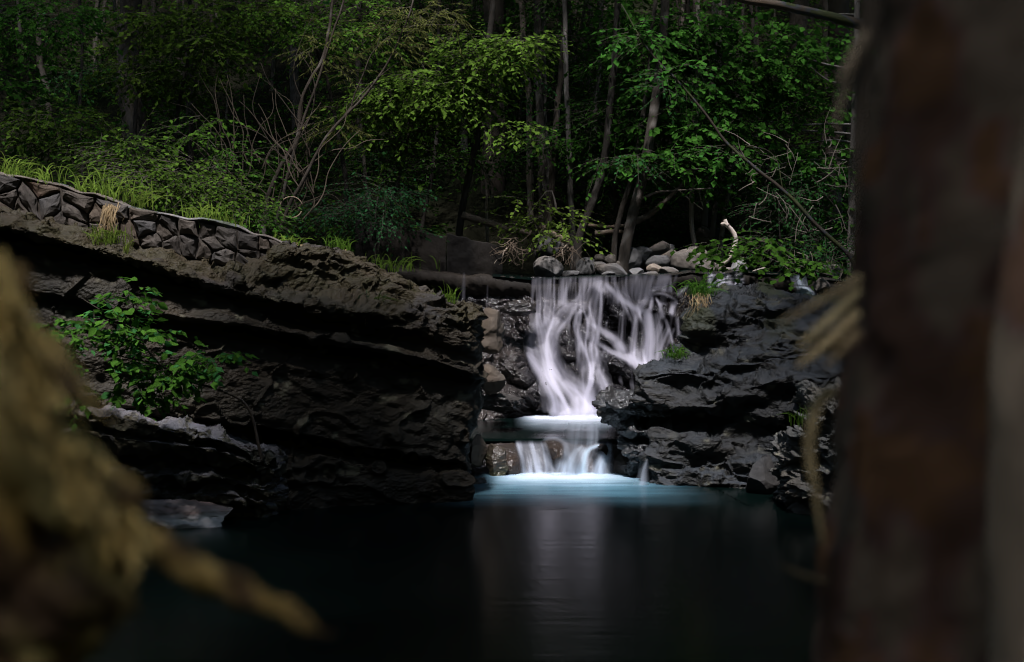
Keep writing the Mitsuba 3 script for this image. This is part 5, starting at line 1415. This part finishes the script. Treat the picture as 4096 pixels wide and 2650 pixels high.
# ------------------------------------------------------------------ grass tufts
def tuft(label, u, v, Yd, h, n_, spread=0.5, lean=(0, 0), dry=0, dry_dir=(0, -0.6, -1), width=0.009, col=(0.07, 0.14, 0.02), seed=0, droop=1.0, base=0.06):
    rng = np.random.RandomState(seed + 2000)
    key = numbered('grass_tuft')
    c = P(u, v, Yd)
    for what, cnt in (('blades', n_), ('dry_blades', dry)):
        if not cnt:
            continue
        az = rng.uniform(0, 2 * np.pi, cnt)
        hh = h * rng.uniform(0.45, 1.15, cnt)
        out = spread * rng.uniform(0.15, 1.0, cnt)
        b = c + np.stack([rng.normal(0, base, cnt), rng.normal(0, base * 0.6, cnt), rng.normal(0, 0.012, cnt)], 1)
        t = np.linspace(0, 1, 7)[None, :]
        if what == 'blades':
            ox = (np.cos(az) + lean[0])[:, None] * (out * hh)[:, None] * (0.25 * t + 0.75 * t**2)
            oy = (np.sin(az) * 0.8 + lean[1])[:, None] * (out * hh)[:, None] * (0.25 * t + 0.75 * t**2)
            oz = hh[:, None] * (t - droop * (0.25 + 0.75 * out[:, None]) * 0.85 * t**2.4)
        else:
            dd = np.asarray(dry_dir, float)
            ox = (dd[0] * hh + rng.normal(0, 0.25, cnt) * hh)[:, None] * t**1.2 + (vnoise(np.stack([t * 4 + 0 * hh[:, None], np.arange(cnt)[:, None] + 0.5 + 0 * t, 0 * t + 0 * hh[:, None]], -1), 5) - 0.5) * 0.09
            oy = (dd[1] * hh * rng.uniform(0.3, 0.8, cnt))[:, None] * sstep(0, 0.5, t)
            oz = hh[:, None] * (0.12 * np.sin(np.pi * np.clip(t * 2.2, 0, 1)) + dd[2] * np.clip(t - 0.15, 0, 1)) * rng.uniform(0.7, 1.1, (cnt, 1))
        mid = b[:, None] + np.stack([ox, oy, oz], -1)
        tv = nrm(np.gradient(mid, axis=1))
        sd = nrm(np.cross(tv, nrm(rng.normal(size=(cnt, 1, 3)) + np.array([0, -1.5, 0.6]))))
        w = width * np.array([0.8, 1, 1, 0.9, 0.72, 0.45, 0.04])[None, :, None] * rng.uniform(0.7, 1.3, (cnt, 1, 1)) * 0.5
        vv_ = np.stack([mid - sd * w, mid + sd * w], 2).reshape(cnt, 14, 3)
        f = np.array([[2 * i, 2 * i + 1, 2 * i + 3, 2 * i + 2] for i in range(6)])
        cc = leaf_tint(rng, cnt, col, 0.3, 0.3) if what == 'blades' else leaf_tint(rng, cnt, (0.38, 0.29, 0.18), 0.35, 0.0)
        mm = MB()
        mm.add(vv_.reshape(-1, 3), (f[None] + (np.arange(cnt) * 14)[:, None, None]).reshape(-1, 4), np.repeat(cc, 14, axis=0))
        mm.put(f'{key}__{what}', 'grass_blade')
    if dry and n_:
        tag(f'{key}__dry_blades', 'dry straw-coloured hanging blades')
    tag(key, label, 'grass')


GG = (0.13, 0.22, 0.03)
TF = [('grass tuft on the wall top at the left picture edge', 30, 705, 17.75, 0.26, 130, 0.8, (0.2, 0), 0, GG, 0.10), ('wide grass tuft on the wall top, second from the left edge', 165, 738, 17.85, 0.24, 150, 0.9, (0, 0), 0, GG, 0.14),
      ('largest bright tuft with arching blades on the wall top', 430, 806, 17.95, 0.36, 190, 0.7, (0.1, 0), 0, GG, 0.14), ('grass fringe left of the largest tuft on the wall', 350, 790, 17.95, 0.2, 90, 0.8, (-0.2, 0), 0, GG, 0.10),
      ('grass tuft with long blades drooping right, below the largest tuft', 545, 835, 17.95, 0.28, 80, 1.0, (0.7, 0), 0, (0.1, 0.16, 0.035), 0.10), ('yellow-green tuft on the wall edge under the shrub', 780, 890, 18.2, 0.2, 110, 0.7, (0, 0), 0, GG, 0.10),
      ('bright tuft on the wall edge at the foot of the willow', 890, 908, 18.3, 0.24, 120, 0.6, (0, 0), 0, GG, 0.09), ('tuft hanging on the wall face under a beard of dry straw', 440, 975, 17.25, 0.26, 150, 0.8, (0, -0.2), 0, (0.08, 0.13, 0.02), 0.09),
      ('small blue-green tuft on the ledge right of the hanging tuft', 515, 1015, 17.2, 0.22, 24, 0.5, (0.3, -0.1), 0, (0.09, 0.14, 0.05), 0.03), ('tuft with white straw on the rim where the wall ends', 1140, 985, 18.75, 0.2, 110, 0.9, (0.2, -0.2), 26, GG, 0.09),
      ('upright dark green tuft on the rim, with dry blades below', 1355, 1012, 19.1, 0.26, 120, 0.6, (0, 0), 16, (0.06, 0.13, 0.015), 0.06), ('dark drooping grass on the mossy slope', 1475, 1225, 18.3, 0.24, 90, 1.0, (0.6, -0.2), 6, (0.03, 0.06, 0.03), 0.08),
      ('fine grass behind the rim beside the concrete bank wall', 1550, 1085, 20.4, 0.3, 150, 0.8, (0.1, 0), 0, (0.045, 0.085, 0.02), 0.2), ('thin tall tuft with dry hanging blades at the right end of the left outcrop', 1790, 1225, 18.75, 0.3, 70, 0.55, (0.2, -0.1), 26, (0.07, 0.13, 0.02), 0.05),
      ('large arching tuft hanging over the fall from the right outcrop', 2800, 1185, 20.6, 0.34, 170, 1.0, (0.1, -0.5), 30, (0.06, 0.16, 0.025), 0.07), ('small tuft below the large arching one, over the right outcrop edge', 2702, 1432, 20.2, 0.22, 110, 0.9, (-0.1, -0.3), 0, (0.05, 0.13, 0.02), 0.06),
      ('thin grass on the rock edge beside the foreground trunk', 3230, 1700, 17.5, 0.26, 70, 0.7, (-0.3, -0.2), 0, (0.05, 0.11, 0.02), 0.08)]
for i, (lab, u, v, Yd, h, n_, sp, lean, dry, col, bs) in enumerate(TF):
    if i < 7:                                        # rooted on the wall's top
        Yd, v = float(np.interp(u, wu, wY)) + 0.1, float(np.interp(u, wu, wt)) + 6
    tuft(lab, u, v, Yd, h * (1.35 if i < 7 else 1), int(n_ * (0.34 if i < 7 else 0.55)), sp, lean, dry, seed=i, col=col, base=bs, droop=1.0)
tuft('beard of dry straw hanging down the wall face', 445, 835, 17.45, 0.36, 0, 0.4, dry=64, dry_dir=(-0.14, -0.25, -1), seed=40, base=0.032, width=0.007)

# ------------------------------------------------------------------ the bush in front of the left outcrop
tree(numbered('bush'), 'bush with glossy rounded leaves growing on the ledge before the left outcrop', 'bush', [(1000, 1640), (900, 1570), (700, 1500), (560, 1340), (530, 1180), (510, 1150)], 16.35, (12, 5), (0.05, 0.04, 0.03), 0.1, seed=18, wob=0.05, sides=8,
     limbs=[([(700, 1500), (820, 1450), (930, 1415)], 7, 3, 16.3), ([(640, 1460), (450, 1420), (300, 1350), (180, 1320)], 7, 3, 16.3), ([(560, 1340), (430, 1260), (330, 1200)], 6, 3, 16.3), ([(640, 1590), (500, 1520), (330, 1470)], 6, 3, 16.3)],
     blobs=[(520, 1165, 16.3, 40, 50, 0.12, 6), (500, 1240, 16.3, 90, 60, 0.25, 14), (380, 1220, 16.3, 90, 50, 0.25, 12), (260, 1320, 16.3, 110, 50, 0.3, 19), (430, 1330, 16.3, 150, 70, 0.35, 34), (560, 1330, 16.3, 90, 60, 0.3, 21), (350, 1440, 16.3, 150, 70, 0.35, 34), (500, 1470, 16.3, 160, 70, 0.35, 37),
            (690, 1490, 16.3, 140, 46, 0.3, 46), (830, 1430, 16.25, 110, 40, 0.25, 40), (590, 1550, 16.3, 150, 46, 0.3, 27), (320, 1560, 16.3, 110, 46, 0.3, 18)],
     k=6, size=0.088, col=(0.06, 0.15, 0.042), L=(0.12, 0.24), parts=300, aspect=0.7, flat=0.55)
# ------------------------------------------------------------------ foreground, out of focus: bark-clad trunk on the right
def near_tube(path, radii, seed, rough, base, cols2, sides=40, n=160, sq=0.75):
    q = smoothline(np.column_stack([path, radii]), n)
    v, f = tube(q[:, :3], q[:, 3], sides, 0)
    g_ = v.reshape(n, sides, 3)
    out = nrm(g_ - q[:, None, :3])
    d = (fbm(g_ * np.array([22, 22, 9.0]), 4, seed) - 0.5) * 2 * rough + (fbm(g_ * np.array([60, 60, 22.0]), 3, seed + 1) - 0.5) * rough * 0.6
    g_ = g_ + out * d[..., None]
    k = fbm(g_ * np.array([16, 16, 5.0]), 4, seed + 2)
    c = lerp(base, cols2[0], sstep(0.45, 0.6, k))
    c = lerp(c, cols2[1], sstep(0.58, 0.7, fbm(g_ * np.array([14, 14, 8.0]), 3, seed + 3)) * sq)
    return g_.reshape(-1, 3), f, c.reshape(-1, 3)


YT = 2.3
k = PX(YT)
m = MB()
cx = [(3830, 4600), (3850, 3700), (3890, 2650), (3915, 2000), (3945, 1500), (3975, 1000), (3990, 500), (4020, 100), (4040, -500), (4060, -1800), (4080, -4000)]
rr_ = [760, 720, 690, 650, 615, 585, 560, 530, 520, 480, 430]
v, f, c = near_tube(P(*np.array(cx, float).T, YT + 0.15), np.array(rr_) * k, 61, 0.02, (0.075, 0.043, 0.025), [(0.13, 0.1, 0.066), (0.15, 0.055, 0.02)], 56, 240)
m.add(v, f, c)
m.put('old_tree__trunk', 'bark', smooth=True)
# a strip of paler bark peeling along its left edge, loose flakes, splinters and a second pale stem behind
m = MB()
strip = [(3500, -200), (3470, 150), (3440, 420), (3425, 700), (3415, 950)]
p = smoothline(P(*np.array(strip, float).T, YT - 0.02), 60)
w = np.interp(np.linspace(0, 1, 60), [0, 0.3, 0.7, 1], [0.03, 0.026, 0.016, 0.003])
v, f = tube(p, w * 0.5, 10, 0.25, 3, 20)
m.add(v, f, bark_colour(v * 3, (0.1, 0.08, 0.052), 3))
m.put('old_tree__bark_strip', 'bark', smooth=True)
SPL = [([(3440, 1110), (3330, 1180), (3220, 1240), (3110, 1296)], 0.005, (0.22, 0.165, 0.085)), ([(3430, 1160), (3330, 1270), (3250, 1340), (3185, 1402)], 0.007, (0.36, 0.28, 0.14)), ([(3430, 1250), (3330, 1350), (3250, 1420), (3190, 1466)], 0.008, (0.38, 0.28, 0.14)),
       ([(3430, 1330), (3370, 1400), (3300, 1470)], 0.006, (0.17, 0.12, 0.06)), ([(3480, 110), (3420, 220), (3380, 330), (3340, 520)], 0.009, (0.14, 0.105, 0.065)), ([(3450, 180), (3400, 260), (3350, 330)], 0.009, (0.12, 0.09, 0.055)),
       ([(3330, 1560), (3260, 1640), (3238, 1800), (3262, 1960), (3290, 2180)], 0.008, (0.19, 0.14, 0.065)), ([(3300, 2330), (3200, 2300), (3120, 2260)], 0.004, (0.1, 0.075, 0.04))]
for i, (pts, r, c) in enumerate(SPL):
    m = MB()
    q = smoothline(wpath(pts, [YT - 0.02, YT - 0.1]), 40)
    t = np.linspace(0, 1, 40)
    v, f = tube(q, r * np.clip(1.1 - 0.9 * t**2, 0.1, 1), 8, 0.3, i, 30)
    m.add(v, f, bark_colour(v * 4, np.array(c) * 1.4, i + 7))
    m.put('old_tree__splinter' + (f'_{i:03d}' if i else ''), 'wood', smooth=True)
tag('old_tree', 'huge blurred dark bark trunk at the right edge, with torn splinters on its side', 'tree')
m = MB()
v, f, c = near_tube(P([4300, 4260, 4240, 4230, 4235, 4260, 4300, 4330], [4600, 2650, 2000, 1500, 1000, 500, 0, -1500], 2.0), np.array([330, 300, 285, 262, 215, 150, 90, 60]) * PX(2.0), 71, 0.008, (0.36, 0.26, 0.12), [(0.5, 0.38, 0.2), (0.3, 0.16, 0.06)], 40, 120)
m.add(v, f, c)
m.put('broken_stem', 'bark', smooth=True)
tag('broken_stem', 'pale olive stem before the dark trunk at the right edge, blurred', 'tree')

# splintered dead wood, lower left, very close
import manifold3d as m3
YS = 1.55
ks = PX(YS)


def chain(pts):
    """Hull of spheres along the joints (u, v, radius in pixels, distance)."""
    bones = []
    for a, b in zip(pts[:-1], pts[1:]):
        s = []
        for (u, v, r, y) in (a, b):
            o = P(u, v, y)
            s.append(m3.Manifold.sphere(r * ks * 0.84, 14).translate(o.tolist()))
        bones.append(m3.Manifold.batch_hull(s))
    return bones


body = chain([(-420, 900, 200, YS + 0.1), (-170, 1200, 180, YS + 0.06), (-60, 1500, 190, YS + 0.03), (30, 1750, 210, YS), (190, 1900, 190, YS), (300, 2010, 200, YS)])
body += chain([(30, 1750, 210, YS), (-40, 2150, 300, YS + 0.02), (60, 2500, 330, YS + 0.04), (-100, 3200, 420, YS + 0.06), (-300, 4600, 520, YS + 0.1), (-500, 7400, 560, YS + 0.15)])
body += chain([(300, 2010, 200, YS), (420, 1985, 120, YS - 0.03), (520, 1990, 50, YS - 0.04)])
body += chain([(-60, 1300, 90, YS), (150, 1370, 46, YS - 0.05), (300, 1530, 40, YS - 0.07), (440, 1670, 22, YS - 0.08)])
body += chain([(-60, 1120, 130, YS), (60, 1110, 70, YS - 0.03), (140, 1160, 26, YS - 0.05)])
body += chain([(420, 2120, 130, YS), (620, 2200, 70, YS - 0.02), (820, 2290, 84, YS - 0.03), (1000, 2390, 78, YS - 0.05), (1180, 2480, 62, YS - 0.06), (1320, 2540, 22, YS - 0.07)])
body += chain([(300, 2010, 190, YS), (420, 2120, 140, YS), (300, 2350, 260, YS + 0.02), (60, 2500, 330, YS + 0.04)])
body += chain([(300, 2350, 200, YS), (480, 2330, 90, YS), (520, 2420, 50, YS - 0.01)])
M_ = m3.Manifold.batch_boolean(body, m3.OpType.Add).refine_to_length(0.011)
mm_ = M_.to_mesh()
tm = trimesh.Trimesh(mm_.vert_properties[:, :3], mm_.tri_verts, process=True)
trimesh.smoothing.filter_taubin(tm, iterations=12)
v = np.array(tm.vertices)
nn = np.array(tm.vertex_normals)
fib = nrm(np.array([0.5, 0.0, -0.86]))                 # the fibres run down to the right
al = v @ fib
ac = v - al[:, None] * fib
fc = ac * 75 + al[:, None] * fib * 9
gr = fbm(fc, 3, 81) - 0.5
v = v + nn * (gr * 0.028 + (fbm(v * 22, 4, 82) - 0.5) * 0.022)[:, None]
k1, k2 = fbm(ac * 34 + al[:, None] * fib * 6, 4, 83), fbm(ac * 50 + al[:, None] * fib * 7, 4, 84)
c = lerp((0.29, 0.18, 0.045), (0.5, 0.36, 0.12), sstep(0.4, 0.62, k1))
c = lerp(c, (0.07, 0.035, 0.012), sstep(0.46, 0.58, k2) * 0.95)
rot_ = sstep(0.42, 0.58, fbm(v * np.array([6, 6, 5.0]), 3, 85))
c = lerp(c, (0.07, 0.038, 0.018), rot_ * sstep(P(0, 2050, YS)[2], P(0, 2400, YS)[2], v[:, 2]) * sstep(P(480, 2300, YS)[0], P(300, 2300, YS)[0], v[:, 0]))
m = MB()
m.add(v, np.array(tm.faces), c)
m.put('splintered_log', 'wood', smooth=True)
rng = np.random.RandomState(71)
for i in range(84):                                    # torn fibres along its edge
    t = rng.uniform(0, 1)
    u0, v0 = np.interp(t, [0, 0.25, 0.5, 0.75, 1], [-40, 60, 150, 330, 480]) + rng.normal(0, 40), np.interp(t, [0, 0.25, 0.5, 0.75, 1], [1120, 1380, 1680, 1880, 2060]) + rng.normal(0, 50)
    a, l = rng.normal(1.0, 0.22), rng.uniform(120, 330)
    q = wpath([(u0, v0), (u0 + 0.5 * l * math.cos(a), v0 + 0.5 * l * math.sin(a)), (u0 + l * math.cos(a + 0.15), v0 + l * math.sin(a + 0.15))], [YS - 0.02, YS - 0.09])
    q = smoothline(q, 14)
    v_, f_ = tube(q, rng.uniform(0.003, 0.009) * np.linspace(1, 0.15, 14), 6, 0.2, i, 30)
    mm = MB()
    mm.add(v_, f_, lerp((0.45, 0.3, 0.08), (0.62, 0.46, 0.17), rng.uniform()))
    mm.put('splintered_log__fibre' + (f'_{i:03d}' if i else ''), 'wood', smooth=True)
tag('splintered_log', 'blurred ochre splintered dead wood in the lower left foreground, one spike pointing right', 'dead wood')

# ------------------------------------------------------------------ trees around and behind the viewpoint, and beyond the frame: the wood's roof over the near bank
rng = np.random.RandomState(48)
NEAR = []
for r_ in range(-4, 11):
    for k_ in range(-3, 4):
        if (k_ == 0 and r_ in (1, 2, 3)) or (k_ == -1 and r_ == 1):               # gaps over the stream and the wall through which the light comes
            continue
        dx = 2.0 if (k_, r_) == (1, 3) else (1.3 if r_ == 2 else -0.2) if k_ == 1 and r_ in (1, 2) else -1.8 if (k_, r_) == (-1, 0) else 0
        dy = -1.0 if (k_, r_) == (0, 0) else -0.3 if (k_, r_) == (-1, 0) else 0
        NEAR.append((-0.35 + 5.05 * k_ + dx + rng.uniform(-0.25, 0.25), 11.6 + 4.2 * r_ + dy + rng.uniform(-0.25, 0.25), 12.5 + rng.uniform(-0.5, 0.8)))
NEAR += [(-1.5, 12.4, 12.6)]
tm_, cm_ = MB(), MB()
for i, (x_, y_, h_) in enumerate(NEAR):
    z0 = float(ground_z(np.array([x_]), np.array([y_]))[0])
    inside = abs(x_) < 0.3 * y_ + 0.8 and y_ > -1        # no trunk where the picture looks: those crowns reach over from the banks
    tx_ = math.copysign(0.3 * y_ + 1.4, x_) if inside and y_ < 27 else x_
    z0 = float(ground_z(np.array([tx_]), np.array([y_]))[0])
    zc = max(z0, 1.0) + h_ * 0.82
    p = np.array([[tx_, y_, z0 - 0.4], [tx_ + rng.normal(0, 0.2), y_, z0 + (zc - z0) * 0.6], [x_ + rng.normal(0, 0.3), y_ + rng.normal(0, 0.3), zc + 1.5]])
    add_limb(tm_, p, 0.2, 0.06, BROWN, i, 8, 0.1, 30, 0.3, 0, 0.2)
    n_ = 290 if y_ < 17 else 190
    O = np.array([x_, y_, zc]) + nrm(rng.normal(size=(n_, 3))) * rng.uniform(0.2, 1, (n_, 1))**0.5 * np.array([2.7, 2.6, 2.0]) * (0.6 if x_ == -1.5 else 1)
    c, d, n, s, tw = spray(rng, O, nrm(rng.normal(size=(n_, 3)) * np.array([1, 1, 0.4])), rng.uniform(0.6, 1.1, n_), 8, 0.3, 0.4)
    put_leaves(cm_, c, d, n, s, leaf_tint(rng, len(c), GR), detail=0)
cm_.put('forest_canopy', 'leaf')
tm_.put('forest_canopy__trunks', 'bark', smooth=True)
tag('forest_canopy', 'high leafy roof of the wood over the near bank and slopes, above the picture', 'canopy', kind='stuff')
tag('forest_canopy__trunks', kind='stuff')
